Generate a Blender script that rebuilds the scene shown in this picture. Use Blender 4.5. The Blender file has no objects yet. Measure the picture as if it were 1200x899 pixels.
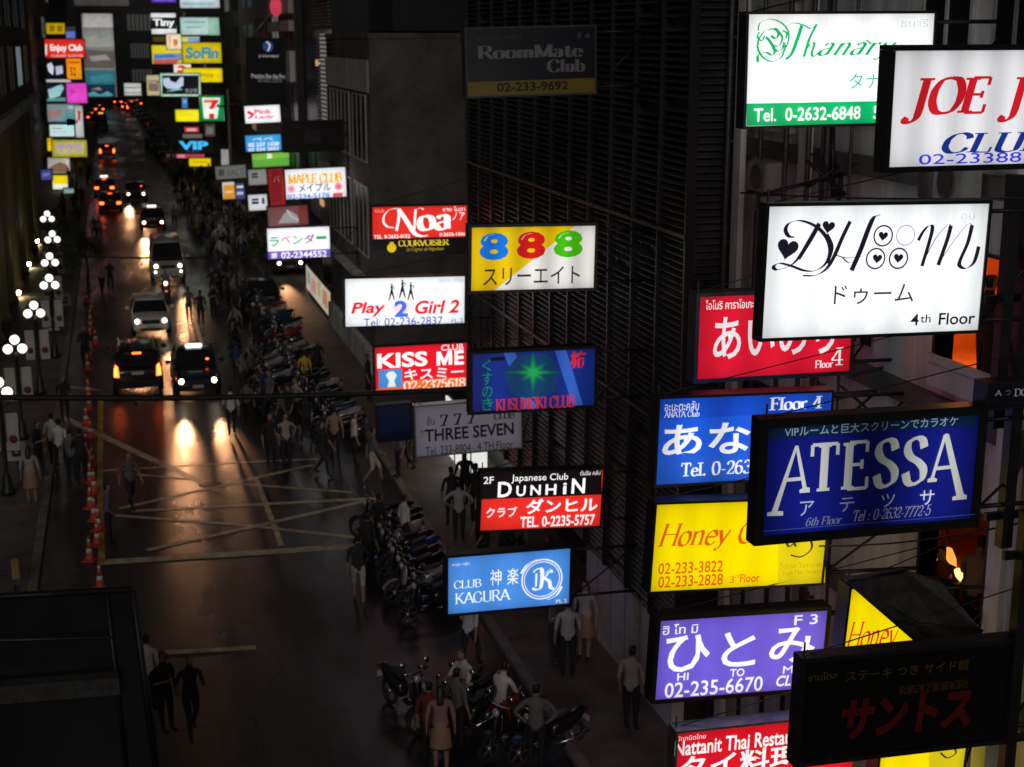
import bpy, bmesh, math, random
from mathutils import Vector, Matrix
rnd = random.Random(7)
PI = math.pi
SC = bpy.context.scene
COL = SC.collection

# ------------------------------------------------------------------ camera
F_PX, CX, CY, VPX, VPY, CAM_H = 1700.0, 600.0, 449.5, 130.0, 45.0, 13.0
TH = math.atan((CY - VPY) / F_PX)
PS = math.atan((CX - VPX) / F_PX * math.cos(TH))
cR = Vector((math.cos(PS), -math.sin(PS), 0))
cF = Vector((math.sin(PS) * math.cos(TH), math.cos(PS) * math.cos(TH), -math.sin(TH)))
cU = cR.cross(cF)
CAM = Vector((0, 0, CAM_H))
cam_data = bpy.data.cameras.new('camera')
cam_data.sensor_width = 36.0
cam_data.lens = 36.0 * F_PX / 1200.0
cam_data.clip_start = 0.3
cam_data.clip_end = 1500
cam_data.dof.use_dof = True
cam_data.dof.focus_distance = 17.0
cam_data.dof.aperture_fstop = 1.7
cam = bpy.data.objects.new('camera', cam_data)
COL.objects.link(cam)
rot = Matrix((cR, cU, -cF)).transposed()
cam.matrix_world = Matrix.Translation(CAM) @ rot.to_4x4()
SC.camera = cam

# ------------------------------------------------------------------ night sky, faint glow of the city, exposure
world = bpy.data.worlds.new("World")
SC.world = world
world.use_nodes = True
wn = world.node_tree
wn.nodes.clear()
sky = wn.nodes.new('ShaderNodeTexSky')
sky.sky_type = 'NISHITA'
sky.sun_disc = False
sky.sun_elevation = math.radians(-3.0)
sky.sun_rotation = math.radians(200)
bg = wn.nodes.new('ShaderNodeBackground')
bg.inputs['Strength'].default_value = 0.0035
glow = wn.nodes.new('ShaderNodeBackground')      # low cloud lit from below by the city
glow.inputs['Color'].default_value = (1.0, .97, .95, 1)
glow.inputs['Strength'].default_value = 0.022
wadd = wn.nodes.new('ShaderNodeAddShader')
wo = wn.nodes.new('ShaderNodeOutputWorld')
wn.links.new(sky.outputs[0], bg.inputs[0])
wn.links.new(bg.outputs[0], wadd.inputs[0])
wn.links.new(glow.outputs[0], wadd.inputs[1])
wn.links.new(wadd.outputs[0], wo.inputs[0])
sun_d = bpy.data.lights.new('sun', 'SUN')  # soft fill from behind the camera, added to brighten surfaces facing it
sun_d.energy = 0.33
sun_d.angle = math.radians(20)
sun_d.color = (1.0, 0.93, 0.86)
sun = bpy.data.objects.new('sun', sun_d)
sun.rotation_euler = (math.radians(68), 0, math.radians(-16))
sun.location = (0, 0, 60)
COL.objects.link(sun)
vs = SC.view_settings
SC.display_settings.display_device = 'sRGB'
vs.view_transform = 'Standard'
vs.look = 'None'
vs.exposure = 0.0
vs.gamma = 1.0
vs.use_curve_mapping = False
SC.render.engine = 'CYCLES'
SC.cycles.use_denoising = True
SC.cycles.denoiser = 'OPENIMAGEDENOISE'
SC.cycles.max_bounces = 5
SC.cycles.sample_clamp_indirect = 3.0
SC.cycles.caustics_reflective = False
SC.cycles.caustics_refractive = False

# ------------------------------------------------------------------ helpers: pixels of the photograph to points of the street
def ray(x, y):
    return cR * ((x - CX) / F_PX) + cU * ((CY - y) / F_PX) + cF
def W(x, y, Y):
    d = ray(x, y)
    return CAM + d * (Y / d.y)
def WX(x, y, X):
    d = ray(x, y)
    return CAM + d * (X / d.x)
def G(x, y, z=0.0):
    d = ray(x, y)
    return CAM + d * ((z - CAM_H) / d.z)

def lin(c):
    return tuple(((v / 255.0) / 12.92 if v / 255.0 <= 0.04045 else ((v / 255.0 + 0.055) / 1.055) ** 2.4) for v in c)

MATS = {}
def mat(name, rgb, rough=0.6, metal=0.0, emit=None, es=0.0, noise=0.0, nscale=3.0, streak=False, bump=0.0, coat=0.0, spec=0.5):
    """rgb: linear base colour"""
    if name in MATS:
        return MATS[name]
    m = bpy.data.materials.new(name)
    m.use_nodes = True
    nt = m.node_tree
    b = nt.nodes['Principled BSDF']
    b.inputs['Base Color'].default_value = (*rgb, 1)
    b.inputs['Roughness'].default_value = rough
    b.inputs['Metallic'].default_value = metal
    b.inputs['Coat Weight'].default_value = coat
    b.inputs['Specular IOR Level'].default_value = spec
    if emit is not None:
        b.inputs['Emission Color'].default_value = (*emit, 1)
        b.inputs['Emission Strength'].default_value = es
    if noise > 0 or bump > 0:
        tc = nt.nodes.new('ShaderNodeTexCoord')
        mp = nt.nodes.new('ShaderNodeMapping')
        nt.links.new(tc.outputs['Object'], mp.inputs[0])
        if streak:
            mp.inputs['Scale'].default_value = (1, 1, 0.12)
        n = nt.nodes.new('ShaderNodeTexNoise')
        n.inputs['Scale'].default_value = nscale
        n.inputs['Detail'].default_value = 7
        n.inputs['Roughness'].default_value = 0.65
        nt.links.new(mp.outputs[0], n.inputs[0])
        if noise > 0:
            cr = nt.nodes.new('ShaderNodeValToRGB')
            e = cr.color_ramp.elements
            e[0].position, e[1].position = 0.3, 0.72
            e[0].color = (*[max(0, c * (1 - noise)) for c in rgb], 1)
            e[1].color = (*[min(1, c * (1 + noise)) for c in rgb], 1)
            nt.links.new(n.outputs[0], cr.inputs[0])
            nt.links.new(cr.outputs[0], b.inputs['Base Color'])
        if bump > 0:
            bp = nt.nodes.new('ShaderNodeBump')
            bp.inputs['Strength'].default_value = bump
            bp.inputs['Distance'].default_value = 0.02
            nt.links.new(n.outputs[0], bp.inputs['Height'])
            nt.links.new(bp.outputs[0], b.inputs['Normal'])
    MATS[name] = m
    return m

class MB:
    """collects polygons with material slots, builds ONE mesh object"""
    def __init__(s):
        s.v, s.f, s.m, s.mats, s.sm = [], [], [], [], []
    def slot(s, m):
        if m not in s.mats:
            s.mats.append(m)
        return s.mats.index(m)
    def add(s, vs, fs, m, smooth=False):
        o = len(s.v)
        k = s.slot(m)
        s.v += [tuple(p) for p in vs]
        for f in fs:
            s.f.append([i + o for i in f])
            s.m.append(k)
            s.sm.append(smooth)
        return s
    def quad(s, a, b, c, d, m):
        return s.add([a, b, c, d], [(0, 1, 2, 3)], m)
    def box(s, x0, x1, y0, y1, z0, z1, m):
        vs = [(x, y, z) for z in (z0, z1) for y in (y0, y1) for x in (x0, x1)]
        return s.add(vs, [(0, 2, 3, 1), (4, 5, 7, 6), (0, 1, 5, 4), (2, 6, 7, 3), (0, 4, 6, 2), (1, 3, 7, 5)], m)
    def obox(s, c, ax, ay, az, m):
        """box about c with half axes ax, ay, az"""
        c, ax, ay, az = map(Vector, (c, ax, ay, az))
        vs = [c + ax * i + ay * j + az * k for k in (-1, 1) for j in (-1, 1) for i in (-1, 1)]
        return s.add(vs, [(0, 2, 3, 1), (4, 5, 7, 6), (0, 1, 5, 4), (2, 6, 7, 3), (0, 4, 6, 2), (1, 3, 7, 5)], m)
    def bevbox(s, x0, x1, y0, y1, z0, z1, m, r=0.03):
        """box with chamfered edges along every axis"""
        bm = bmesh.new()
        bmesh.ops.create_cube(bm, size=1)
        for v in bm.verts:
            v.co = ((x0 + x1) / 2 + v.co.x * (x1 - x0), (y0 + y1) / 2 + v.co.y * (y1 - y0), (z0 + z1) / 2 + v.co.z * (z1 - z0))
        bmesh.ops.bevel(bm, geom=bm.edges[:], offset=r, segments=2, affect='EDGES')
        bm.verts.index_update()
        s.add([v.co[:] for v in bm.verts], [[v.index for v in f.verts] for f in bm.faces], m)
        bm.free()
        return s
    def tube(s, pts, r, m, n=8, cap=True):
        pts = [Vector(p) for p in pts]
        rs = r if isinstance(r, (list, tuple)) else [r] * len(pts)
        vs, fs = [], []
        up = None
        for i, p in enumerate(pts):
            t = (pts[min(i + 1, len(pts) - 1)] - pts[max(i - 1, 0)]).normalized()
            if up is None:
                up = Vector((0, 0, 1)) if abs(t.z) < 0.9 else Vector((1, 0, 0))
            a = t.cross(up).normalized()
            b = a.cross(t).normalized()
            up = b
            for k in range(n):
                an = 2 * PI * k / n
                vs.append(p + (a * math.cos(an) + b * math.sin(an)) * rs[i])
        for i in range(len(pts) - 1):
            for k in range(n):
                fs.append((i * n + k, i * n + (k + 1) % n, (i + 1) * n + (k + 1) % n, (i + 1) * n + k))
        if cap:
            fs.append(tuple(range(n - 1, -1, -1)))
            fs.append(tuple(range((len(pts) - 1) * n, len(pts) * n)))
        return s.add(vs, fs, m, n > 5)
    def lathe(s, prof, m, n=16, c=(0, 0, 0), axis='z'):
        vs, fs = [], []
        for r, z in prof:
            for k in range(n):
                a = 2 * PI * k / n
                p = (r * math.cos(a), r * math.sin(a), z)
                if axis == 'x':
                    p = (p[2], p[0], p[1])
                elif axis == 'y':
                    p = (p[0], p[2], p[1])
                vs.append((p[0] + c[0], p[1] + c[1], p[2] + c[2]))
        for i in range(len(prof) - 1):
            for k in range(n):
                fs.append((i * n + k, i * n + (k + 1) % n, (i + 1) * n + (k + 1) % n, (i + 1) * n + k))
        fs.append(tuple(range(n - 1, -1, -1)))
        fs.append(tuple(range((len(prof) - 1) * n, len(prof) * n)))
        return s.add(vs, fs, m, True)
    def sphere(s, c, r, m, n=14, sz=1.0):
        prof = [(max(0.001, r * math.sin(PI * i / n)), -r * sz * math.cos(PI * i / n)) for i in range(n + 1)]
        return s.lathe(prof, m, n + 4, c)
    def prism(s, poly, axis, a, b, m):
        """polygon (2D) extruded along axis from a to b"""
        def P3(p, t):
            return {'x': (t, p[0], p[1]), 'y': (p[0], t, p[1]), 'z': (p[0], p[1], t)}[axis]
        n = len(poly)
        vs = [P3(p, a) for p in poly] + [P3(p, b) for p in poly]
        fs = [tuple(range(n)), tuple(range(2 * n - 1, n - 1, -1))] + [(i, i + n, (i + 1) % n + n, (i + 1) % n) for i in range(n)]
        return s.add(vs, fs, m)
    def build(s, name, parent=None, subsurf=0, bevel=0.0, recalc=True):
        me = bpy.data.meshes.new(name)
        me.from_pydata(s.v, [], s.f)
        for m in s.mats:
            me.materials.append(m)
        me.polygons.foreach_set('material_index', s.m)
        me.polygons.foreach_set('use_smooth', s.sm)
        me.update()
        if recalc:
            bm = bmesh.new()
            bm.from_mesh(me)
            bmesh.ops.recalc_face_normals(bm, faces=bm.faces[:])
            bm.to_mesh(me)
            bm.free()
        o = bpy.data.objects.new(name, me)
        COL.objects.link(o)
        if parent is not None:
            o.parent = parent
        if bevel:
            md = o.modifiers.new('bevel', 'BEVEL')
            md.width = bevel
            md.segments = 2
            md.limit_method = 'ANGLE'
        if subsurf:
            md = o.modifiers.new('subsurf', 'SUBSURF')
            md.levels = md.render_levels = subsurf
        return o

def tag(o, label, cat, group=None):
    o['label'] = label
    o['category'] = cat
    if group:
        o['group'] = group
    return o
def struct(o):
    o['kind'] = 'structure'
    return o
def thing(name, label, cat, loc=(0, 0, 0), rz=0.0, group=None):
    o = bpy.data.objects.new(name, None)
    o.empty_display_size = 0.2
    COL.objects.link(o)
    o.location = loc
    o.rotation_euler = (0, 0, rz)
    return tag(o, label, cat, group)
KIDS = {}
def kids(o):
    return [c for c in bpy.data.objects if c.parent is o]
def dup(root, loc, rz, label=None, group=None, scale=None):
    if root.name not in KIDS:
        KIDS[root.name] = [(c, kids(c)) for c in kids(root)]
    r = root.copy()
    COL.objects.link(r)
    r.location = loc
    r.rotation_euler = (0, 0, rz)
    if scale:
        r.scale = (scale,) * 3
    if label:
        r['label'] = label
    if group:
        r['group'] = group
    for c, gs in KIDS[root.name]:
        d = c.copy()
        COL.objects.link(d)
        d.parent = r
        for g in gs:
            e = g.copy()
            COL.objects.link(e)
            e.parent = d
    return r

# ------------------------------------------------------------------ lettering
FONT_CACHE = {}
def sans(text, bold=0.0, shear=0.0, spacing=1.0):
    """outline of a line of type -> (2D points, faces)"""
    key = (text, bold, shear, spacing)
    if key not in FONT_CACHE:
        c = bpy.data.curves.new('type', 'FONT')
        c.body = text
        c.resolution_u = 3
        c.offset = bold
        c.shear = shear
        c.space_character = spacing
        o = bpy.data.objects.new('type', c)
        COL.objects.link(o)
        bpy.context.view_layer.update()
        me = bpy.data.meshes.new_from_object(o.evaluated_get(bpy.context.evaluated_depsgraph_get()))
        FONT_CACHE[key] = ([(v.co.x, v.co.y) for v in me.vertices], [tuple(p.vertices) for p in me.polygons])
        bpy.data.objects.remove(o)
        bpy.data.curves.remove(c)
        bpy.data.meshes.remove(me)
    return FONT_CACHE[key]

def catmull(pts, n=7):
    if len(pts) < 3:
        return pts
    P = [pts[0]] + list(pts) + [pts[-1]]
    out = []
    for i in range(1, len(P) - 2):
        p0, p1, p2, p3 = P[i - 1], P[i], P[i + 1], P[i + 2]
        for k in range(n):
            t = k / n
            out.append(tuple(0.5 * (2 * p1[j] + (p2[j] - p0[j]) * t + (2 * p0[j] - 5 * p1[j] + 4 * p2[j] - p3[j]) * t * t + (3 * p1[j] - p0[j] - 3 * p2[j] + p3[j]) * t ** 3) for j in (0, 1)))
    out.append(tuple(pts[-1]))
    return out

def ribbon(pts, thick, thin, nib=0.35, taper=0.0):
    """broad-nib pen stroke -> (points, faces)"""
    n = len(pts)
    vs, fs = [], []
    nx, ny = math.cos(nib), math.sin(nib)
    for i in range(n):
        a, b = pts[max(i - 1, 0)], pts[min(i + 1, n - 1)]
        dx, dy = b[0] - a[0], b[1] - a[1]
        L = math.hypot(dx, dy) or 1e-9
        dx, dy = dx / L, dy / L
        w = 0.5 * max(thin, abs(dx * ny - dy * nx) * thick)
        if taper:
            t = min(i, n - 1 - i) / max(1, n - 1) * 2
            w *= min(1.0, 1 - taper + taper * t * 2.2)
        vs += [(pts[i][0] - dy * w, pts[i][1] + dx * w), (pts[i][0] + dy * w, pts[i][1] - dx * w)]
    for i in range(n - 1):
        fs.append((2 * i, 2 * i + 1, 2 * i + 3, 2 * i + 2))
    return vs, fs

def _g(w, *st):
    return (w, st)
# pen skeletons: ('L', points) straight, ('S', points) curve; cap height 1, x height .62
GL = {
 'A': _g(.8, 'L', (0, 0, .4, 1), 'L', (.4, 1, .8, 0), 'l', (.15, .35, .65, .35)),
 'B': _g(.68, 'L', (.1, 0, .1, 1), 'S', (.1, 1, .36, 1, .55, .9, .56, .68, .4, .55, .1, .53), 'S', (.1, .53, .42, .52, .64, .4, .64, .13, .42, 0, .1, 0)),
 'C': _g(.76, 'S', (.7, .72, .62, .9, .42, 1, .2, .93, .05, .7, .03, .5, .05, .28, .2, .06, .42, 0, .62, .08, .73, .26)),
 'D': _g(.76, 'L', (.1, 0, .1, 1), 'S', (.1, 1, .4, .99, .65, .8, .71, .5, .65, .2, .4, .01, .1, 0)),
 'E': _g(.64, 'L', (.1, 0, .1, 1), 'l', (.1, 1, .58, 1), 'l', (.1, .52, .46, .52), 'l', (.1, 0, .62, 0), 't', (.58, 1, .58, .78), 't', (.46, .62, .46, .42), 't', (.62, 0, .62, .24)),
 'F': _g(.6, 'L', (.1, 0, .1, 1), 'l', (.1, 1, .56, 1), 'l', (.1, .52, .44, .52), 't', (.56, 1, .56, .78), 't', (.44, .62, .44, .42)),
 'G': _g(.82, 'S', (.7, .72, .62, .9, .42, 1, .2, .93, .05, .7, .03, .5, .05, .28, .2, .06, .42, 0, .62, .05, .72, .16), 'L', (.72, .42, .72, .1)),
 'H': _g(.8, 'L', (.1, 0, .1, 1), 'L', (.7, 0, .7, 1), 'l', (.1, .52, .7, .52)),
 'I': _g(.3, 'L', (.15, 0, .15, 1)),
 'J': _g(.5, 'L', (.34, .1, .34, 1), 'S', (.34, .14, .31, -.1, .17, -.24, .02, -.2, .05, -.1)),
 'K': _g(.78, 'L', (.1, 0, .1, 1), 'L', (.12, .42, .66, 1), 'L', (.26, .58, .74, 0)),
 'L': _g(.62, 'L', (.1, 0, .1, 1), 'l', (.1, 0, .6, 0), 't', (.6, 0, .6, .26)),
 'M': _g(.96, 'L', (.1, 0, .1, 1), 'l', (.1, 1, .48, .05), 'l', (.48, .05, .86, 1), 'L', (.86, 0, .86, 1)),
 'N': _g(.82, 'L', (.1, 0, .1, 1), 'l', (.1, 1, .72, 0), 'L', (.72, 0, .72, 1)),
 'O': _g(.84, 'S', (.42, 1, .2, .94, .06, .72, .03, .5, .06, .28, .2, .06, .42, 0, .64, .06, .78, .28, .81, .5, .78, .72, .64, .94, .42, 1)),
 'P': _g(.64, 'L', (.1, 0, .1, 1), 'S', (.1, 1, .38, 1, .6, .9, .6, .6, .38, .47, .1, .46)),
 'R': _g(.76, 'L', (.1, 0, .1, 1), 'S', (.1, 1, .38, 1, .58, .92, .6, .66, .38, .5, .1, .49), 'L', (.34, .5, .74, 0)),
 'S': _g(.6, 'S', (.52, .78, .46, .94, .3, 1, .12, .93, .06, .76, .16, .6, .4, .46, .54, .3, .5, .1, .3, 0, .12, .06, .04, .26)),
 'T': _g(.72, 'L', (.36, 0, .36, 1), 'l', (.02, 1, .7, 1), 't', (.02, 1, .02, .76), 't', (.7, 1, .7, .76)),
 'U': _g(.8, 'L', (.1, .3, .1, 1), 'S', (.1, .34, .13, .1, .3, 0, .5, 0, .67, .1, .7, .34), 'L', (.7, .3, .7, 1)),
 'V': _g(.78, 'L', (0, 1, .4, 0), 'L', (.4, 0, .78, 1)),
 'Y': _g(.74, 'L', (0, 1, .37, .48), 'L', (.74, 1, .37, .48), 'L', (.37, 0, .37, .5)),
 'a': _g(.54, 'S', (.08, .5, .16, .61, .3, .62, .4, .54, .41, .4), 'L', (.41, .03, .41, .44), 'S', (.41, .38, .2, .33, .06, .24, .06, .1, .17, .01, .3, .03, .41, .16)),
 'b': _g(.58, 'L', (.1, 0, .1, 1), 'S', (.1, .46, .22, .6, .38, .61, .5, .5, .52, .3, .48, .1, .34, 0, .2, .02, .1, .14)),
 'c': _g(.5, 'S', (.44, .48, .36, .6, .24, .62, .1, .52, .05, .31, .1, .1, .25, 0, .38, .04, .46, .16)),
 'd': _g(.58, 'L', (.46, 0, .46, 1), 'S', (.46, .46, .34, .6, .2, .61, .08, .5, .05, .3, .09, .1, .22, 0, .36, .02, .46, .14)),
 'e': _g(.52, 'S', (.06, .34, .46, .36, .42, .54, .28, .62, .13, .55, .05, .31, .1, .1, .25, 0, .4, .03, .47, .14)),
 'f': _g(.36, 'L', (.15, 0, .15, .8), 'S', (.15, .76, .18, .96, .3, 1, .38, .92), 'l', (.02, .6, .32, .6)),
 'h': _g(.6, 'L', (.1, 0, .1, 1), 'S', (.1, .42, .24, .6, .4, .6, .47, .46), 'L', (.47, 0, .47, .5)),
 'i': _g(.26, 'L', (.12, 0, .12, .62), 'd', (.12, .82)),
 'l': _g(.26, 'L', (.12, 0, .12, 1)),
 'm': _g(.9, 'L', (.1, 0, .1, .62), 'S', (.1, .42, .22, .6, .36, .6, .43, .46), 'L', (.43, 0, .43, .5), 'S', (.43, .42, .56, .6, .7, .6, .77, .46), 'L', (.77, 0, .77, .5)),
 'n': _g(.6, 'L', (.1, 0, .1, .62), 'S', (.1, .42, .24, .6, .4, .6, .47, .46), 'L', (.47, 0, .47, .5)),
 'o': _g(.56, 'S', (.28, .62, .12, .55, .05, .31, .12, .07, .28, 0, .44, .07, .51, .31, .44, .55, .28, .62)),
 'r': _g(.42, 'L', (.1, 0, .1, .62), 'S', (.1, .4, .2, .57, .32, .62, .4, .54)),
 's': _g(.44, 'S', (.38, .48, .3, .6, .16, .61, .07, .5, .14, .37, .32, .27, .39, .14, .28, .01, .12, .02, .05, .14)),
 't': _g(.36, 'S', (.16, .86, .15, .5, .16, .1, .26, 0, .36, .08), 'l', (.02, .6, .34, .6)),
 'u': _g(.6, 'L', (.1, .2, .1, .62), 'S', (.1, .26, .14, .04, .28, 0, .4, .08, .47, .22), 'L', (.47, 0, .47, .62)),
 'y': _g(.54, 'L', (.04, .62, .27, .06), 'S', (.5, .62, .3, .12, .2, -.14, .1, -.24, .0, -.2)),
 '0': _g(.64, 'S', (.32, 1, .14, .9, .06, .5, .14, .1, .32, 0, .5, .1, .58, .5, .5, .9, .32, 1)),
 '1': _g(.42, 'L', (.22, 0, .22, 1), 'l', (.22, .98, .06, .84)),
 '2': _g(.6, 'S', (.08, .74, .14, .93, .3, 1, .48, .92, .53, .72, .4, .45, .2, .22, .06, .02), 'l', (.06, .04, .54, .04), 't', (.54, 0, .56, .2)),
 '3': _g(.6, 'S', (.08, .8, .18, .96, .34, 1, .5, .88, .48, .66, .26, .53), 'S', (.26, .53, .5, .46, .56, .26, .46, .06, .28, 0, .12, .04, .05, .2)),
 '4': _g(.62, 'L', (.42, 0, .42, 1), 'l', (.42, 1, .03, .3), 'l', (.03, .3, .6, .3)),
 '5': _g(.6, 'l', (.14, 1, .5, 1), 'L', (.14, 1, .12, .56), 'S', (.12, .56, .26, .64, .46, .58, .54, .34, .46, .08, .26, 0, .1, .06, .05, .2)),
 '6': _g(.62, 'S', (.5, .92, .34, 1, .14, .8, .06, .4, .12, .1, .3, 0, .48, .08, .55, .3, .48, .52, .3, .6, .12, .5)),
 '7': _g(.58, 'l', (.05, .97, .54, .97), 'L', (.54, .97, .2, 0), 't', (.05, 1, .05, .76)),
 '8': _g(.62, 'S', (.31, 1, .12, .9, .12, .64, .31, .54, .5, .42, .54, .18, .4, 0, .22, 0, .08, .18, .12, .42, .31, .54, .5, .64, .5, .9, .31, 1)),
 '9': _g(.62, 'S', (.12, .08, .28, 0, .48, .2, .56, .6, .5, .9, .32, 1, .14, .92, .07, .7, .14, .48, .32, .4, .5, .5)),
 '.': _g(.26, 'd', (.13, .06)), ':': _g(.26, 'd', (.13, .06), 'd', (.13, .5)), '-': _g(.4, 'l', (.06, .36, .34, .36)), "'": _g(.2, 'L', (.1, .8, .1, 1)), ' ': _g(.36),
}
PEN_CACHE = {}
def pen(text, thick=.17, thin=.055, nib=.3, shear=0.0, serif=.13, track=.05):
    key = (text, thick, thin, nib, shear, serif, track)
    if key in PEN_CACHE:
        return PEN_CACHE[key]
    vs, fs = [], []
    lay = [0]
    def put(rv, rf, ox):
        o = len(vs)
        lay[0] += 1
        vs.extend([(x + ox + y * shear, y, lay[0]) for x, y in rv])
        fs.extend([tuple(i + o for i in f) for f in rf])
    x = 0.0
    for ch in text:
        w, st = GL.get(ch, GL[' '])
        for k in range(0, len(st), 2):
            t, c = st[k], st[k + 1]
            pts = [(c[i], c[i + 1]) for i in range(0, len(c), 2)]
            if t == 'd':
                px, py = pts[0]
                r = thick * .58
                put([(px + r * math.cos(a * PI / 4), py + r * math.sin(a * PI / 4)) for a in range(8)], [tuple(range(8))], x)
                continue
            if t == 'S':
                put(*ribbon(catmull(pts), thick, thin, nib), x)
            elif t == 'L':
                put(*ribbon(pts, thick, thin, nib), x)
                if serif:
                    for p in pts:
                        if min(abs(p[1] - q) for q in (0, 1, .62)) < .012:
                            s = thin * .9
                            yb = p[1] - (0 if p[1] < .3 else s)
                            put([(p[0] - thick / 2 - serif, yb), (p[0] + thick / 2 + serif, yb), (p[0] + thick / 2 + serif, yb + s), (p[0] - thick / 2 - serif, yb + s)], [(0, 1, 2, 3)], x)
            elif t == 'l':
                put(*ribbon(pts, thick, thin, nib if abs(pts[0][1] - pts[1][1]) > .1 else 0.0), x)
            elif t == 't' and serif:
                put(*ribbon(pts, thin * 1.3, thin, 0.0), x)
        x += w + track
    PEN_CACHE[key] = (vs, fs)
    return PEN_CACHE[key]

def disc(cx, cy, r, n=20):
    return [(cx + r * math.cos(2 * PI * k / n), cy + r * math.sin(2 * PI * k / n)) for k in range(n)], [tuple(range(n))]
def ring(cx, cy, r, w, n=28):
    vs, fs = [], []
    for k in range(n):
        a = 2 * PI * k / n
        vs += [(cx + (r - w / 2) * math.cos(a), cy + (r - w / 2) * math.sin(a)), (cx + (r + w / 2) * math.cos(a), cy + (r + w / 2) * math.sin(a))]
    for k in range(n):
        j = (k + 1) % n
        fs.append((2 * k, 2 * k + 1, 2 * j + 1, 2 * j))
    return vs, fs
def heart(cx, cy, s, tilt=0.0):
    pts = []
    for k in range(26):
        t = 2 * PI * k / 26
        x = 16 * math.sin(t) ** 3 / 32 * s
        y = -(13 * math.cos(t) - 5 * math.cos(2 * t) - 2 * math.cos(3 * t) - math.cos(4 * t)) / 32 * s
        pts.append((cx + x * math.cos(tilt) - y * math.sin(tilt), cy + x * math.sin(tilt) + y * math.cos(tilt)))
    return pts, [tuple(range(26))]

# ------------------------------------------------------------------ sign boxes
def glow_mat(key, rgb, strength, base=None, tubes=0.0, pitch=0.5, uneven=0.15, horizontal=False, sample=True, phase=0.0, dims=None):
    """translucent sheet of a backlit box: fluorescent tubes behind show as soft bands"""
    if key in MATS:
        return MATS[key]
    m = bpy.data.materials.new(key)
    m.use_nodes = True
    nt = m.node_tree
    b = nt.nodes['Principled BSDF']
    c = lin(rgb)
    b.inputs['Base Color'].default_value = (*[v * .55 for v in c], 1) if base is None else (*base, 1)
    b.inputs['Roughness'].default_value = 0.35
    b.inputs['Emission Color'].default_value = (*c, 1)
    b.inputs['Emission Strength'].default_value = strength
    if strength > 0 and (tubes > 0 or uneven > 0):
        tc = nt.nodes.new('ShaderNodeTexCoord')
        sp = nt.nodes.new('ShaderNodeSeparateXYZ')
        nt.links.new(tc.outputs['Object'], sp.inputs[0])
        a = nt.nodes.new('ShaderNodeMath'); a.operation = 'MULTIPLY_ADD'; a.inputs[1].default_value = 2 * PI / pitch; a.inputs[2].default_value = phase
        nt.links.new(sp.outputs['Z' if horizontal else 'X'], a.inputs[0])
        s = nt.nodes.new('ShaderNodeMath'); s.operation = 'COSINE'
        nt.links.new(a.outputs[0], s.inputs[0])
        s2 = nt.nodes.new('ShaderNodeMath'); s2.operation = 'MULTIPLY_ADD'
        s2.inputs[1].default_value = tubes * .5
        s2.inputs[2].default_value = 1 - tubes * .5
        nt.links.new(s.outputs[0], s2.inputs[0])
        n = nt.nodes.new('ShaderNodeTexNoise')
        n.inputs['Scale'].default_value = 1.3
        n.inputs['Detail'].default_value = 2
        nt.links.new(tc.outputs['Object'], n.inputs[0])
        n2 = nt.nodes.new('ShaderNodeMath'); n2.operation = 'MULTIPLY_ADD'
        n2.inputs[1].default_value = uneven * 2
        n2.inputs[2].default_value = 1 - uneven
        nt.links.new(n.outputs[0], n2.inputs[0])
        p = nt.nodes.new('ShaderNodeMath'); p.operation = 'MULTIPLY'
        nt.links.new(s2.outputs[0], p.inputs[0])
        nt.links.new(n2.outputs[0], p.inputs[1])
        q = nt.nodes.new('ShaderNodeMath'); q.operation = 'MULTIPLY'
        q.inputs[1].default_value = strength
        if dims:      # tube light falloff set into the emission towards the edges, plus vertical grime streaks
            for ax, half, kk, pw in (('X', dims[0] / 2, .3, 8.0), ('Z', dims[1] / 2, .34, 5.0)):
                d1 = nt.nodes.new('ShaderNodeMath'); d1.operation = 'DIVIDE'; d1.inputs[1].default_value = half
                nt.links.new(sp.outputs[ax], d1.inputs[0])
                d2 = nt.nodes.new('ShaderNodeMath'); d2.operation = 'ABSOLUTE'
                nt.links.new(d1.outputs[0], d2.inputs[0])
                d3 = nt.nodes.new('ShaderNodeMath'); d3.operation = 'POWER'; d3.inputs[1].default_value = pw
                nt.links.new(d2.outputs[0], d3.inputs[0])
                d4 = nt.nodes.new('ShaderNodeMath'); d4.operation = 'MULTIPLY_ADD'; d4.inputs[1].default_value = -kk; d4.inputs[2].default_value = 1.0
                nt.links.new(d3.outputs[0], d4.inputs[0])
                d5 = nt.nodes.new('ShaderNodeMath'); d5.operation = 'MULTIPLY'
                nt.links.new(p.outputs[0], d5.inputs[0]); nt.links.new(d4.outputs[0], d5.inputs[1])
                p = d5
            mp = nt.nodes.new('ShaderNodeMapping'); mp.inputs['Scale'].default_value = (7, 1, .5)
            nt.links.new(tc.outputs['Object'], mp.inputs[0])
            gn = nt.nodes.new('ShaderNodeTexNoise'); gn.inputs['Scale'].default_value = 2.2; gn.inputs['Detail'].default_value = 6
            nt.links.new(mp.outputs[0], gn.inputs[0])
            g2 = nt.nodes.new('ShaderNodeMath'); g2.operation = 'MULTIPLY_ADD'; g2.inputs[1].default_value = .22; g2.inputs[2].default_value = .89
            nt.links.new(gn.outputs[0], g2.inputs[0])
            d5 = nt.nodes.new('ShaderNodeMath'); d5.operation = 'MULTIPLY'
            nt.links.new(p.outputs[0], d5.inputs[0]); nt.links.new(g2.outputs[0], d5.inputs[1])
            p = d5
        nt.links.new(p.outputs[0], q.inputs[0])
        nt.links.new(p.outputs[0], q.inputs[0])
        nt.links.new(q.outputs[0], b.inputs['Emission Strength'])
    if not sample:
        m.cycles.emission_sampling = 'NONE'
    MATS[key] = m
    return m

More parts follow.
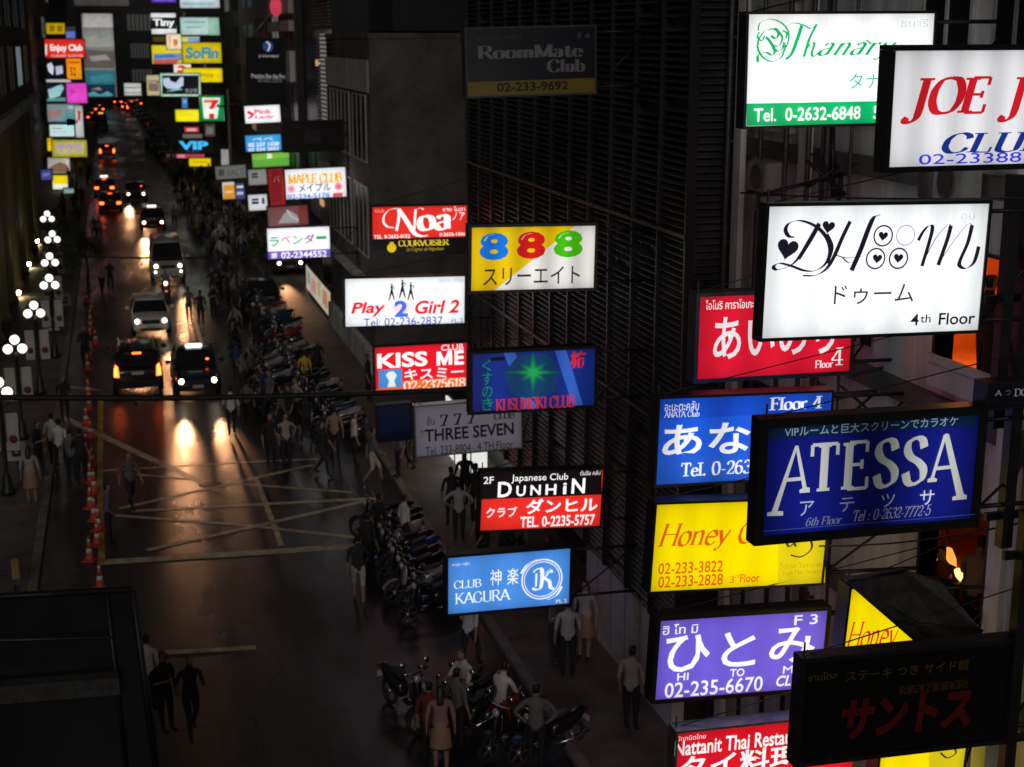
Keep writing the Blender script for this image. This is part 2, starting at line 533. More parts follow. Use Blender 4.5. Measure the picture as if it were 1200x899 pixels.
STEEL = mat('dark_painted_steel', (.018, .018, .02), .45, .3, noise=.4, nscale=6)
STEEL2 = mat('worn_grey_steel', (.07, .07, .068), .5, .4, noise=.5, nscale=5)
ALU = mat('aluminium_trim', (.28, .28, .27), .38, .7, noise=.3, nscale=8)

def fac_x(Y):
    return 10.4 if Y < 23.5 else 9.45 if Y < 41 else 9.27 if Y < 67 else 10.0
SIGN_N = [0]
def sign(label, Y, corners, bgc, items=(), lit=1.0, border=.026, depth=.26, zoom=(0, 0, 1), tubes=0.0, pitch=.5, uneven=.12, trim=STEEL, bracket='right',
         ink=None, name='sign_box', cat='sign', group=None, horizontal=False, power=None, phase=0.0):
    SIGN_N[0] += 1
    Y *= .77 if Y < 34 else .87 if Y < 48 else .92 if Y < 70 else 1.0    # rows of signs pulled along the line of sight to end before the facade
    sid = 's%d' % SIGN_N[0]
    ox, oy, zs = zoom
    ps = [W(ox + x / zs, oy + y / zs, Y) for x, y in corners]
    TL, TR, BR, BL = ps
    c = (TL + TR + BR + BL) / 4
    w = ((TR - TL).length + (BR - BL).length) / 2
    h = ((TL - BL).length + (TR - BR).length) / 2
    ang = (math.atan2(TR.z - TL.z, TR.x - TL.x) + math.atan2(BR.z - BL.z, BR.x - BL.x)) / 2
    ca, sa = math.cos(ang), math.sin(ang)
    t = thing(name, label, cat, c, 0, group)
    t.rotation_euler = (0, -ang, 0)
    ink = lit if ink is None else ink
    def loc(x, y):
        p = W(ox + x / zs, oy + y / zs, Y) - c
        return (p.x * ca + p.z * sa, -p.x * sa + p.z * ca)
    k = Y / F_PX / zs / (cF.y) * 1.0
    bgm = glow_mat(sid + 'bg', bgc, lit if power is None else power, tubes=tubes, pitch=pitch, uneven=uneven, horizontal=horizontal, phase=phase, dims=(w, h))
    f = MB()
    f.quad((-w / 2, -.002, -h / 2), (w / 2, -.002, -h / 2), (w / 2, -.002, h / 2), (-w / 2, -.002, h / 2), bgm)
    lay = [.002]
    def put(vs, fs, m):
        lay[0] += .0012
        f.add([(p[0], -lay[0] - (p[2] * .00009 if len(p) > 2 else 0), p[1]) for p in vs], fs, m)
        lay[0] += max((p[2] for p in vs if len(p) > 2), default=0) * .00009
    def inkm(col, s=None):
        s = ink if s is None else s
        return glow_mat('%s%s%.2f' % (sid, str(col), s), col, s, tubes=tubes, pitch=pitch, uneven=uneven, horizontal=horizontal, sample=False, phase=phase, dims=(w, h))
    def fit(geo, x0, y0, x1, y1, col, s=None):
        vs, fs = geo
        if not vs:
            return
        ax0, ax1 = min(v[0] for v in vs), max(v[0] for v in vs)
        ay0, ay1 = min(v[1] for v in vs), max(v[1] for v in vs)
        cx, cz = loc((x0 + x1) / 2, (y0 + y1) / 2)
        lx0 = loc(x0, (y0 + y1) / 2); lx1 = loc(x1, (y0 + y1) / 2)
        ly0 = loc((x0 + x1) / 2, y1); ly1 = loc((x0 + x1) / 2, y0)
        bw, bh = lx1[0] - lx0[0], ly1[1] - ly0[1]
        sx, sy = bw / max(1e-6, ax1 - ax0), bh / max(1e-6, ay1 - ay0)
        put([(cx + (q[0] - (ax0 + ax1) / 2) * sx, cz + (q[1] - (ay0 + ay1) / 2) * sy) + tuple(q[2:]) for q in vs], fs, inkm(col, s))
    for it in items:
        kind = it[0]
        if kind == 't':      # ('t', text, box, colour, options)
            o = it[4] if len(it) > 4 else {}
            fit(sans(it[1], o.get('b', 0.0), o.get('sh', 0.0), o.get('sp', 1.0)), *it[2], it[3], o.get('s'))
        elif kind == 's':
            o = dict(it[4]) if len(it) > 4 else {}
            s = o.pop('s', None)
            fit(pen(it[1], **o), *it[2], it[3], s)
        elif kind == 'p':    # polygon in photograph pixels
            put([loc(*q) for q in it[1]], [tuple(range(len(it[1])))], inkm(it[2], it[3] if len(it) > 3 else None))
        elif kind == 'k':    # pen stroke through pixels
            o = it[4] if len(it) > 4 else {}
            pts = [loc(*q) for q in it[1]]
            kk = (loc(100, 0)[0] - loc(0, 0)[0]) / 100
            put(*ribbon(catmull(pts, 8) if len(pts) > 2 else pts, it[2] * kk, it[2] * kk * o.get('thin', .18), o.get('nib', .35), o.get('tp', 0.0)), inkm(it[3], o.get('s')))
        elif kind in ('ring', 'disc', 'heart'):
            kk = (loc(100, 0)[0] - loc(0, 0)[0]) / 100
            cx, cz = loc(it[1], it[2])
            if kind == 'ring':
                g = ring(cx, cz, it[3] * kk, it[4] * kk)
                put(*g, inkm(it[5]))
            elif kind == 'disc':
                put(*disc(cx, cz, it[3] * kk), inkm(it[4], it[5] if len(it) > 5 else None))
            else:
                vs, fs = heart(0, 0, it[3] * kk, it[5] if len(it) > 5 else 0)
                put([(cx + x, cz - y) for x, y in vs], fs, inkm(it[4]))
    f.build('face', t, recalc=False)
    # rear sheet, case and rim
    r = MB()
    r.quad((w / 2, depth + .002, -h / 2), (-w / 2, depth + .002, -h / 2), (-w / 2, depth + .002, h / 2), (w / 2, depth + .002, h / 2), bgm)
    r.build('rear_face', t, recalc=False)
    cs = MB()
    e = border
    cs.box(-w / 2 - e, w / 2 + e, .004, depth, h / 2 + .001, h / 2 + e, trim)
    cs.box(-w / 2 - e, w / 2 + e, .004, depth, -h / 2 - e, -h / 2 - .001, trim)
    cs.box(-w / 2 - e, -w / 2 - .001, .004, depth, -h / 2, h / 2, trim)
    cs.box(w / 2 + .001, w / 2 + e, .004, depth, -h / 2, h / 2, trim)
    lip = min(.03, e * .6)
    for (a0, a1, b0, b1) in ((-w / 2 - e, w / 2 + e, h / 2 - .006, h / 2 + e), (-w / 2 - e, w / 2 + e, -h / 2 - e, -h / 2 + .006)):
        cs.box(a0, a1, -.02, .002, b0, b1, trim)
    for (a0, a1) in ((-w / 2 - e, -w / 2 + .006), (w / 2 - .006, w / 2 + e)):
        cs.box(a0, a1, -.019, .0025, -h / 2 + .007, h / 2 - .007, trim)
    cs.build('case', t)
    if bracket:
        bk = MB()
        if bracket == 'right':
            L = max(.15, fac_x(Y + .2) - (c.x + w / 2)) - .01
            x0 = w / 2 + e
            sg = 1
        else:
            L = max(.15, (c.x - w / 2) + 7.4)
            x0 = -w / 2 - e
            sg = -1
        for z in (h / 2 - .1, -h / 2 + .1):
            bk.tube([(x0, depth / 2, z), (x0 + sg * L, depth / 2, z)], .028, STEEL, 6)
        bk.tube([(x0 + sg * L * .05, depth / 2, -h / 2 + .1), (x0 + sg * L, depth / 2, h / 2 - .1)], .018, STEEL, 6)
        if Y < 50:
            bk.tube([(-w / 2 + .1, depth / 2, h / 2 + e), (w / 2 + L * .9, depth / 2 + .05, h / 2 + .75)], .008, STEEL, 5)
            bk.tube([(-w / 2 + .03, depth * .5, h / 2 + e), (-w / 2 + .03, depth * .5, h / 2 + e + .14)], .012, STEEL2, 5)
        bk.build('bracket', t)
    return t
# ------------------------------------------------------------------ ground, road, pavements
def road_material():
    m = bpy.data.materials.new('wet_asphalt')
    m.use_nodes = True
    nt = m.node_tree
    b = nt.nodes['Principled BSDF']
    tc = nt.nodes.new('ShaderNodeTexCoord')
    def noise(sc, det, stretch=None, rough=.6):
        n = nt.nodes.new('ShaderNodeTexNoise')
        n.inputs['Scale'].default_value = sc
        n.inputs['Detail'].default_value = det
        n.inputs['Roughness'].default_value = rough
        if stretch:
            mp = nt.nodes.new('ShaderNodeMapping')
            mp.inputs['Scale'].default_value = stretch
            nt.links.new(tc.outputs['Object'], mp.inputs[0])
            nt.links.new(mp.outputs[0], n.inputs[0])
        else:
            nt.links.new(tc.outputs['Object'], n.inputs[0])
        return n
    def ramp(src, p0, c0, p1, c1):
        r = nt.nodes.new('ShaderNodeValToRGB')
        r.color_ramp.elements[0].position = p0; r.color_ramp.elements[0].color = (*c0, 1)
        r.color_ramp.elements[1].position = p1; r.color_ramp.elements[1].color = (*c1, 1)
        nt.links.new(src.outputs[0], r.inputs[0])
        return r
    big = noise(.16, 6, (1, .45, 1))
    fine = noise(60, 3)
    cr = ramp(big, .38, (.022, .0215, .021), .64, (.055, .052, .049))
    cf = ramp(fine, .3, (.65, .65, .65), .75, (1.3, 1.3, 1.3))
    mx = nt.nodes.new('ShaderNodeMix'); mx.data_type = 'RGBA'; mx.blend_type = 'MULTIPLY'
    mx.inputs[0].default_value = 1.0
    nt.links.new(cr.outputs[0], mx.inputs[6]); nt.links.new(cf.outputs[0], mx.inputs[7])
    # cracks and old trench patches
    vo = nt.nodes.new('ShaderNodeTexVoronoi'); vo.feature = 'DISTANCE_TO_EDGE'; vo.inputs['Scale'].default_value = .3
    wob = noise(1.1, 5)
    add = nt.nodes.new('ShaderNodeMix'); add.data_type = 'RGBA'; add.blend_type = 'LINEAR_LIGHT'; add.inputs[0].default_value = .22
    nt.links.new(tc.outputs['Object'], add.inputs[6]); nt.links.new(wob.outputs[1], add.inputs[7])
    nt.links.new(add.outputs[2], vo.inputs['Vector'])
    ck = ramp(vo, .004, (.3, .3, .3), .016, (1, 1, 1))
    br = nt.nodes.new('ShaderNodeTexBrick')
    br.inputs['Scale'].default_value = .16; br.inputs['Mortar Size'].default_value = .004
    br.inputs['Color1'].default_value = (1, 1, 1, 1); br.inputs['Color2'].default_value = (.62, .62, .62, 1); br.inputs['Mortar'].default_value = (.4, .4, .4, 1)
    nt.links.new(tc.outputs['Object'], br.inputs[0])
    m2 = nt.nodes.new('ShaderNodeMix'); m2.data_type = 'RGBA'; m2.blend_type = 'MULTIPLY'; m2.inputs[0].default_value = 1.0
    nt.links.new(mx.outputs[2], m2.inputs[6]); nt.links.new(ck.outputs[0], m2.inputs[7])
    m3 = nt.nodes.new('ShaderNodeMix'); m3.data_type = 'RGBA'; m3.blend_type = 'MULTIPLY'; m3.inputs[0].default_value = .8
    nt.links.new(m2.outputs[2], m3.inputs[6]); nt.links.new(br.outputs[0], m3.inputs[7])
    nt.links.new(m3.outputs[2], b.inputs['Base Color'])
    wet = noise(.28, 5, (1.6, .35, 1))
    rr = ramp(wet, .36, (.2,) * 3, .66, (.56,) * 3)
    nt.links.new(rr.outputs[0], b.inputs['Roughness'])
    bp = nt.nodes.new('ShaderNodeBump')
    bp.inputs['Strength'].default_value = .35
    bp.inputs['Distance'].default_value = .012
    gr = noise(35, 5)
    nt.links.new(gr.outputs[0], bp.inputs['Height'])
    nt.links.new(bp.outputs[0], b.inputs['Normal'])
    return m
ASPH = road_material()
PAVE = mat('worn_concrete_paving', (.14, .115, .095), .7, noise=.45, nscale=1.2, bump=.2)
PAINT = mat('worn_road_paint', (.62, .52, .33), .5, noise=.6, nscale=2.2)
YPAINT = mat('worn_yellow_road_paint', (.5, .36, .06), .55, noise=.6, nscale=2.2)
KERB = mat('kerb_concrete', (.2, .19, .17), .7, noise=.4, nscale=2)

g = MB().quad((-400, -60, -.02), (400, -60, -.02), (400, 800, -.02), (-400, 800, -.02), mat('ground_earth', (.05, .048, .045), .9, noise=.3, nscale=.4))
struct(g.build('ground'))
RX0, RX1 = -2.5, 7.4
g = MB().quad((RX0, -30, 0), (RX1, -30, 0), (RX1, 330, 0), (RX0, 330, 0), ASPH)
struct(g.build('road'))
pv = MB()
KERB_H = .13
def slab(mb, x0, x1, y0, y1):
    mb.box(x0, x1, y0, y1, -.015, KERB_H, PAVE)
p = MB(); slab(p, RX1 + .25, 13.5, -30, 270); struct(p.build('pavement'))
p = MB(); slab(p, -8.5, RX0 - .25, -30, 270); struct(p.build('pavement'))
k = MB()
for x in (RX1, RX0 - .25):
    y = -30
    while y < 250:
        k.bevbox(x + .005, x + .245, y, y + 1.98, -.01, KERB_H + .008, KERB, .015)
        y += 2.0
struct(k.build('kerb'))

mk = MB()
def stripe(mb, pts, w, m, z=.004):
    P = [G(*q) for q in pts]
    for i in range(len(P) - 1):
        a, b = P[i], P[i + 1]
        d = (b - a).normalized()
        n = Vector((-d.y, d.x, 0)) * (w / 2)
        mb.quad((a - n).to_tuple()[:2] + (z,), (b - n).to_tuple()[:2] + (z,), (b + n).to_tuple()[:2] + (z,), (a + n).to_tuple()[:2] + (z,), m)
z = .003
for pts, w, m in (
        ([(55, 480), (160, 530), (284, 587)], .2, PAINT), ([(115, 552), (300, 541), (372, 538)], .13, PAINT),
        ([(160, 556), (290, 568), (412, 577)], .12, PAINT), ([(140, 596), (282, 564), (366, 545)], .14, PAINT),
        ([(155, 599), (290, 592), (442, 584)], .16, PAINT), ([(135, 604), (292, 616), (424, 631)], .13, PAINT),
        ([(172, 645), (298, 617), (447, 583)], .15, PAINT), ([(120, 659), (300, 648), (430, 639)], .26, PAINT),
        ([(118, 470), (117, 560), (119, 662)], .12, YPAINT), ([(190, 765), (250, 762), (300, 759)], .16, PAINT),
        ([(150, 352), (172, 338)], .12, PAINT), ([(140, 412), (152, 409)], .12, PAINT), ([(186, 417), (213, 414)], .14, PAINT), ([(190, 466), (225, 471)], .18, PAINT),
        ([(205, 381), (215, 378)], .12, PAINT), ([(62, 451), (120, 458)], .14, PAINT), ([(0, 608), (32, 603)], .16, PAINT), ([(226, 370), (236, 402), (247, 440)], .12, PAINT),
        ([(300, 560), (330, 640)], .1, PAINT)):
    stripe(mk, pts, w * 1.45, m, z)
    z += .00025
o = mk.build('road_markings', recalc=False); struct(o)
# iron covers in the road
for px, py in ((246, 567),):
    q = G(px, py)
    o = MB().lathe([(.3, .001), (.33, .004), (.29, .006), (.02, .005)], STEEL2, 20, q).build('manhole_cover'); struct(o)

# ------------------------------------------------------------------ buildings, right side of the street
CONC = mat('stained_grey_concrete', (.72, .71, .69), .8, noise=.5, nscale=1.6, streak=True, bump=.12)
CONC_D = mat('dark_rendered_wall', (.11, .104, .097), .85, noise=.45, nscale=.7, bump=.1)
CONC_L = mat('pale_painted_render', (.52, .5, .48), .8, noise=.35, nscale=1.5, streak=True)
BLACKW = mat('near_black_cladding', (.02, .02, .022), .4, noise=.4, nscale=1)
LOUV = mat('brown_metal_louvre', (.07, .069, .068), .42, .35, noise=.7, nscale=.9)
GLASS = mat('dark_window_glass', (.012, .013, .015), .4, 0.0, spec=.06)
WFRAME = mat('off_white_window_frame', (.42, .42, .4), .5, noise=.25, nscale=4)
BRICK = mat('reddish_render', (.17, .09, .075), .85, noise=.4, nscale=2, streak=True)
TUBE = mat('fluorescent_white', (.7, .7, .68), .4, emit=(1, .97, .88), es=1.5)

def holed(mb, x0, x1, y0, y1, z0, z1, holes, m):
    """wall slab between x0 and x1 with rectangular openings (ya, yb, za, zb)"""
    ys = sorted({y0, y1, *[h[0] for h in holes], *[h[1] for h in holes]})
    zs = sorted({z0, z1, *[h[2] for h in holes], *[h[3] for h in holes]})
    for i in range(len(ys) - 1):
        for j in range(len(zs) - 1):
            a, b, c, d = ys[i], ys[i + 1], zs[j], zs[j + 1]
            if any(h[0] <= a and b <= h[1] and h[2] <= c and d <= h[3] for h in holes):
                continue
            mb.box(x0, x1, a, b, c, d, m)

def window(par, side, xf, ya, yb, za, zb, frame=WFRAME, pane=GLASS, nm=2, proud=.06):
    """window on a street face at x = xf; side +1: building to the right (face looks to -x)"""
    s = -side
    f = MB()
    t = .07
    a, b = sorted((xf + s * .002, xf + s * proud))
    f.box(a, b, ya, yb, za, za + t, frame)
    f.box(a, b, ya, yb, zb - t, zb, frame)
    for k in range(nm + 1):
        y = ya + (yb - ya - t) * k / nm
        f.box(a + .001, b - .001, y, y + t, za + t, zb - t, frame)
    o = f.build('window', par)
    pa, pb = sorted((xf + s * .012, xf + s * .03))
    MB().box(pa, pb, ya + t * .6, yb - t * .6, za + t * .6, zb - t * .6, pane).build('pane', o)
    return o

# --- nearest building: stained concrete behind the big signs
b1 = thing('concrete_building', 'stained grey concrete building behind the large signs at the right edge', 'building', (12, 22, 0))
b1c = Vector((12, 22, 0))
w = MB()
KB = 10.4 / 12  # building modelled larger, then scaled about the camera by this, baked into its meshes
def opening(xa, xb, ya, yb):
    a, b, c, d = WX(xa, yb, 10.68), WX(xb, yb, 10.4), WX(xa, ya, 10.4), WX(xb, yb, 10.4)
    return (b.y / KB, a.y / KB, 13 - (13 - WX((xa + xb) / 2, yb, 10.4).z) / KB, 13 - (13 - WX((xa + xb) / 2, ya, 10.4).z) / KB)
OPEN = [opening(1094, 1150, 590, 716), opening(1114, 1166, 296, 452)]
def R(x0, x1, y0, y1, z0, z1):
    return (x0 - 12, x1 - 12, y0 - 22, y1 - 22, z0, z1)
holed(w, 0, .3, -9, 5.15, -2.1, 24, [(a - 22, b - 22, c, d) for a, b, c, d in OPEN], CONC)
w.box(.3, 9, -9, 5.1, 23.7, 24, CONC)
w.box(.3, 9, 4.85, 5.1, -2.1, 23.7, CONC)
w.build('wall', b1)
# floor slabs lines, ledges, columns
l = MB()
for z in (3.6, 7.5, 10.95, 14.2, 17.4):
    l.box(-.16, -.002, -9, 5.1, z - .16, z + .16, CONC_D)
l.build('ledge', b1)
c_ = MB()
for y in (-4.9, 1.75, 4.6):
    c_.box(-.28, -.161, y - .17, y + .17, -2.1, 24, CONC)
c_.build('column', b1)
# flat grey panel and drain pipes seen above the second row of signs
MB().box(-.13, -.003, 2.6, 4.3, 11.3, 13.6, CONC_L).build('panel', b1)
for y, r in ((2.3, .05), (.9, .035), (.7, .05), (-.1, .03), (3.4, .045), (4.9, .06), (-5.6, .05), (1.4, .05)):
    p = MB()
    p.tube([(-.12 - r - .17, y, -2), (-.12 - r - .17, y, 22)], r, WFRAME if y < -.5 else STEEL2, 8)
    for z in range(1, 22, 2):
        p.box(-.3 - r, -.16, y - .03, y + .03, z, z + .05, STEEL2)
    p.build('drain_pipe', b1)
for ya, yb, za, zb in ((-3.0, -1.6, 12.0, 14.0), (-.8, .5, 11.6, 13.3), (-4.6, -3.5, 12.0, 14.0), (-.75, .35, 7.9, 9.5), (1.0, 2.2, 7.9, 9.6), (3.0, 4.3, 7.8, 9.8), (2.8, 4.4, 4.2, 6.4), (.4, 1.7, 4.2, 6.4)):
    window(b1, 1, 12 - 12.0, ya, yb, za, zb, WFRAME if za > 7 else STEEL)
# the two rooms behind the openings, each lit by a lamp
ROOMW = mat('orange_room_wall', (.75, .3, .1), .8, noise=.15, nscale=2)
for (ya, yb, za, zb) in OPEN:
    r = MB()
    a, b = ya - 22 - .8, yb - 22 + 2.6
    r.quad((2.8, a, za - .3), (2.8, b, za - .3), (2.8, b, zb + .2), (2.8, a, zb + .2), ROOMW)
    r.quad((.31, a, za - .3), (2.8, a, za - .3), (2.8, a, zb + .2), (.31, a, zb + .2), ROOMW)
    r.quad((.31, b, za - .3), (2.8, b, za - .3), (2.8, b, zb + .2), (.31, b, zb + .2), ROOMW)
    r.quad((.31, a, za - .3), (2.8, a, za - .3), (2.8, b, za - .3), (.31, b, za - .3), ROOMW)
    r.quad((.31, a, zb + .2), (2.8, a, zb + .2), (2.8, b, zb + .2), (.31, b, zb + .2), ROOMW)
    r.build('room', b1, recalc=False)
    fr = MB()
    for y in (ya - 22 - .06, yb - 22):
        fr.box(-.02, .32, y, y + .06, za - .06, zb + .06, STEEL)
    fr.box(-.06, .3, ya - 22, yb - 22, za - .07, za, CONC_L)
    fr.box(-.06, .3, ya - 22, yb - 22, zb, zb + .05, STEEL)
    fr.build('window', b1)
for c0 in kids(b1):
    for o_ in [c0] + kids(c0):
        o_.data.transform(Matrix.Translation((0, 0, 13 * (1 - KB))) @ Matrix.Scale(KB, 4))
b1.location = (10.4, 22 * KB, 0)
LAMPO = mat('orange_lamp_shade', (.9, .45, .12), .5, emit=(1, .36, .06), es=1.3)
for (nm, lab, p, r_) in (('ceiling_lamp', 'glowing orange lamp inside the lower open window at right', WX(1108, 658, 11.5), .17), ('ceiling_lamp', 'orange lamp inside the upper open window beside the white heart sign', WX(1140, 330, 11.6), .17)):
    t = thing(nm, lab, 'lamp', p)
    MB().lathe([(.02, .22), (r_ * .5, .2), (r_ * .9, .05), (r_, -.1), (r_ * .96, -.12)], LAMPO, 18).build('lamp_shade', t)
    MB().tube([(0, 0, .2), (0, 0, 1.0 if p[2] < 8 else .5)], .012, STEEL, 6).build('cord', t)
    ld = bpy.data.lights.new('lamp_light', 'POINT')
    ld.energy = 420 if p[2] < 8 else 28; ld.color = (1, .37, .09); ld.shadow_soft_size = .12
    lo = bpy.data.objects.new('lamp_light', ld); COL.objects.link(lo)
    lo.parent = t; lo.location = (0, 0, -.25)
t = thing('table_candle', 'small bright candle lamp on the table inside the lower window', 'candle', WX(1122, 680, 11.0))
MB().lathe([(.05, 0), (.07, .05), (.06, .16), (.01, .17)], mat('candle_glow', (.9, .6, .2), .4, emit=(1, .5, .14), es=3), 12).build('flame_glass', t)
MB().lathe([(.02, -.62), (.3, -.61), (.3, -.58), (.03, -.57), (.03, -.02), (.34, -.015), (.34, 0)], STEEL, 18).build('table', t)

# ledge with balcony panel under the upper window
t = thing('balcony', 'pale sloping balcony parapet under the upper orange window', 'balcony', WX(1140, 440, 10.2))
MB().box(-.1, .2, -.7, .9, -.3, .02, CONC_L).box(-.14, -.08, -.72, .92, .021, .12, CONC_L).build('parapet', t)

# air conditioners on the wall
ACB = mat('grey_ac_housing', (.3, .3, .28), .5, noise=.3, nscale=4)
def aircon(lab, p, s=1.0):
    t = thing('air_conditioner', lab, 'air conditioner', p, 0, 'air conditioners on the right hand walls')
    MB().bevbox(-.35 * s, 0, -.42 * s, .42 * s, 0, .58 * s, ACB, .02).build('housing', t)
    MB().lathe([(.23 * s, -.002), (.25 * s, -.02), (.2 * s, -.025), (.05 * s, -.02)], STEEL2, 20, (-.36 * s, 0, .29 * s), 'x').build('fan_grille', t)
    MB().box(-.4 * s, .1, -.36 * s, -.32 * s, -.05, -.002, STEEL).box(-.4 * s, .1, .32 * s, .36 * s, -.05, -.002, STEEL).build('bracket', t)
    return t
aircon('grey air conditioner on the wall between the red lettered sign and the heart sign', WX(1132, 236, 10.1), .8)
aircon('small air conditioner on the wall under the white sign with green script', WX(905, 224, 10.1), .8)
aircon('air conditioner low on the wall behind the dark restaurant sign', WX(1172, 820, 10.1), .8)
t = thing('water_tank', 'round grey metal tank on the wall ledge above the heart sign', 'tank', (11.6, 20.95, 11.13))
t.location = WX(1096, 236, 10.0)
MB().lathe([(.02, 0), (.2, .01), (.23, .1), (.23, .5), (.2, .58), (.02, .6)], STEEL2, 20).build('drum', t)

# black steel frame that carries the signs at the right edge
def post_frame(lab, Y, X, zs, zt, n, gap):
    t = thing('steel_sign_frame', lab, 'steel frame', (X, Y, 0))
    for i in range(n):
        MB().box(-.07 + i * gap, .07 + i * gap, -.07, .07, zs, zt, STEEL).build('post', t)
    b = MB()
    z = zs + .3
    while z < zt - .4:
        b.box(-.2, (n - 1) * gap + .5, .072, .13, z, z + .09, STEEL)
        if n > 1:
            b.tube([(.02, .1, z + .1), ((n - 1) * gap, .1, z + .95)], .025, STEEL, 6)
        z += 1.15
    b.build('brace', t)
    return t
f_ = W(1174, 400, 14.3)
post_frame('black steel posts and braces right of the heart sign', 14.3, f_.x, W(1174, 500, 14.3).z, W(1174, 205, 14.3).z, 2, .23)
f_ = W(1182, 560, 13.95)
post_frame('black steel posts right of the dark blue sign with large capitals', 13.95, f_.x, W(1177, 640, 13.95).z, W(1177, 470, 13.95).z, 2, .3)
f_ = W(1196, 700, 13.5)
post_frame('black steel post at the far right beside the dark unlit sign', 13.5, f_.x, W(1196, 900, 13.5).z, W(1196, 600, 13.5).z, 1, .3)
# sloping dark sheet roof that cuts across the second yellow sign
t = thing('sheet_metal_canopy', 'dark sloping sheet metal canopy crossing the lower yellow sign', 'canopy')
pts = [W(991, 680, 14.6), W(1097, 772, 14.6), W(1158, 775, 14.3), W(1150, 738, 14.3), W(1104, 684, 14.5), W(1060, 668, 14.6)]
o3 = [p_ + Vector((0, .09, 0)) for p_ in pts]
q = MB().add(pts + o3, [(0, 1, 2, 3, 4, 5), (11, 10, 9, 8, 7, 6), (0, 6, 7, 1), (1, 7, 8, 2), (2, 8, 9, 3), (3, 9, 10, 4), (4, 10, 11, 5), (5, 11, 6, 0)], STEEL2)
q.build('roof_sheet', t)
dy = Vector((0, .03, 0))
for a, b in ((pts[0], pts[1]), (pts[0], pts[5]), ((pts[0] + pts[1]) / 2, pts[3])):
    MB().tube([a - dy, b - dy], .02, STEEL, 6).build('brace', t)
# loose struts and a folding frame on the wall under the green script sign
t = thing('wall_struts', 'thin black struts and old sign bracket on the wall under the green script sign', 'bracket')
q = MB()
for a, b in (((893, 228), (985, 205)), ((945, 220), (1012, 176)), ((945, 188), (1000, 236)), ((962, 186), (984, 236))):
    q.tube([W(*a, 19.6), W(*b, 19.6)], .03, STEEL, 6)
for a, b in (((985, 200), (985, 232)), ((1012, 172), (1012, 232)), ((976, 148), (976, 232))):
    q.tube([W(*a, 19.6), W(*b, 19.6)], .035, STEEL, 6)
q.tube([W(985, 203, 19.6), W(1012, 206, 19.6)], .035, STEEL, 6)
q.build('strut', t)
t = thing('wall_struts', 'crossed thin dark struts on the wall between the red and dark blue signs', 'bracket')
q = MB()
for a, b in (((985, 452), (1040, 500)), ((1035, 452), (990, 492)), ((975, 462), (1060, 455)), ((1000, 440), (1075, 420)), ((1055, 448), (1128, 486))):
    q.tube([W(*a, 18.2), W(*b, 18.2)], .022, STEEL, 6)
q.build('strut', t)

# --- louvred building
b2 = thing('louvred_building', 'dark building clad in horizontal brown louvres behind the middle row of signs', 'building', (9.5, 23.5, 0))
w = MB()
w.box(.12, 9, .12, 16.5, 2.1, 24, BLACKW)
w.box(1.2, 9, .12, 20, 0, 2.09, BLACKW)
w.build('wall', b2)
bay = 1.375
nb = 12
for i in range(nb):
    l = MB()
    y0, y1 = i * bay + .05, (i + 1) * bay - .05
    z = 2.12
    while z < 22:
        jit = rnd.uniform(-.012, .012)
        if rnd.random() > .03:
            l.add([(-.02, y0, z), (-.02, y1, z + jit), (.1, y1, z + .085), (.1, y0, z + .085), (-.02, y0, z + .014), (-.02, y1, z + .014 + jit), (.1, y1, z + .099), (.1, y0, z + .099)],
                  [(0, 1, 2, 3), (7, 6, 5, 4), (0, 4, 5, 1), (3, 2, 6, 7), (0, 3, 7, 4), (1, 5, 6, 2)], LOUV)
        z += .125
    l.build('louvre_panel', b2)
m_ = MB()
for i in range(nb + 1):
    m_.box(-.07, .1, i * bay - .035, i * bay + .035, 2.1, 22.2, STEEL)
m_.box(-.09, -.071, -.05, 16.5, 6.0, 6.07, STEEL)
m_.box(-.09, -.071, -.05, 16.5, 9.6, 9.67, STEEL)
m_.build('mullion', b2)
l = MB()
z = 2.12
while z < 22:
    l.add([(.03, -.02, z), (.9, -.02, z), (.9, .1, z + .085), (.03, .1, z + .085), (.03, -.02, z + .014), (.9, -.02, z + .014), (.9, .1, z + .099), (.03, .1, z + .099)],
          [(0, 1, 2, 3), (7, 6, 5, 4), (0, 4, 5, 1), (3, 2, 6, 7), (0, 3, 7, 4), (1, 5, 6, 2)], LOUV)
    z += .125
l.build('louvre_panel', b2)
# projecting ground floor with awning, tiled wall and lit shop windows
TILE = mat('pale_wall_tile', (.72, .69, .74), .45, noise=.2, nscale=2.5)
gf = MB()
gf.box(.05, .3, .3, 5.6, 0, 2.0, TILE)
for y in (1.2, 2.1, 3.0, 3.9, 4.8):
    gf.box(.045, .05, y, y + .02, 0, 1.99, CONC_D)
gf.box(.05, .3, 5.6, 15.6, 0, .35, CONC_D)
gf.box(.1, 1.2, .12, 20.2, 2.0, 2.09, BLACKW)
gf.build('shop_front_wall', b2)
t_ = MB().box(.05, .3, 15.7, 20.1, .15, 2.0, mat('lit_shop_window', (.6, .6, .58), .3, emit=(.95, .97, .9), es=.8, noise=0))
for y in (16.6, 17.7, 18.8):
    t_.box(.02, .049, y, y + .07, .15, 2.0, STEEL2)
t_.build('shop_window', b2)

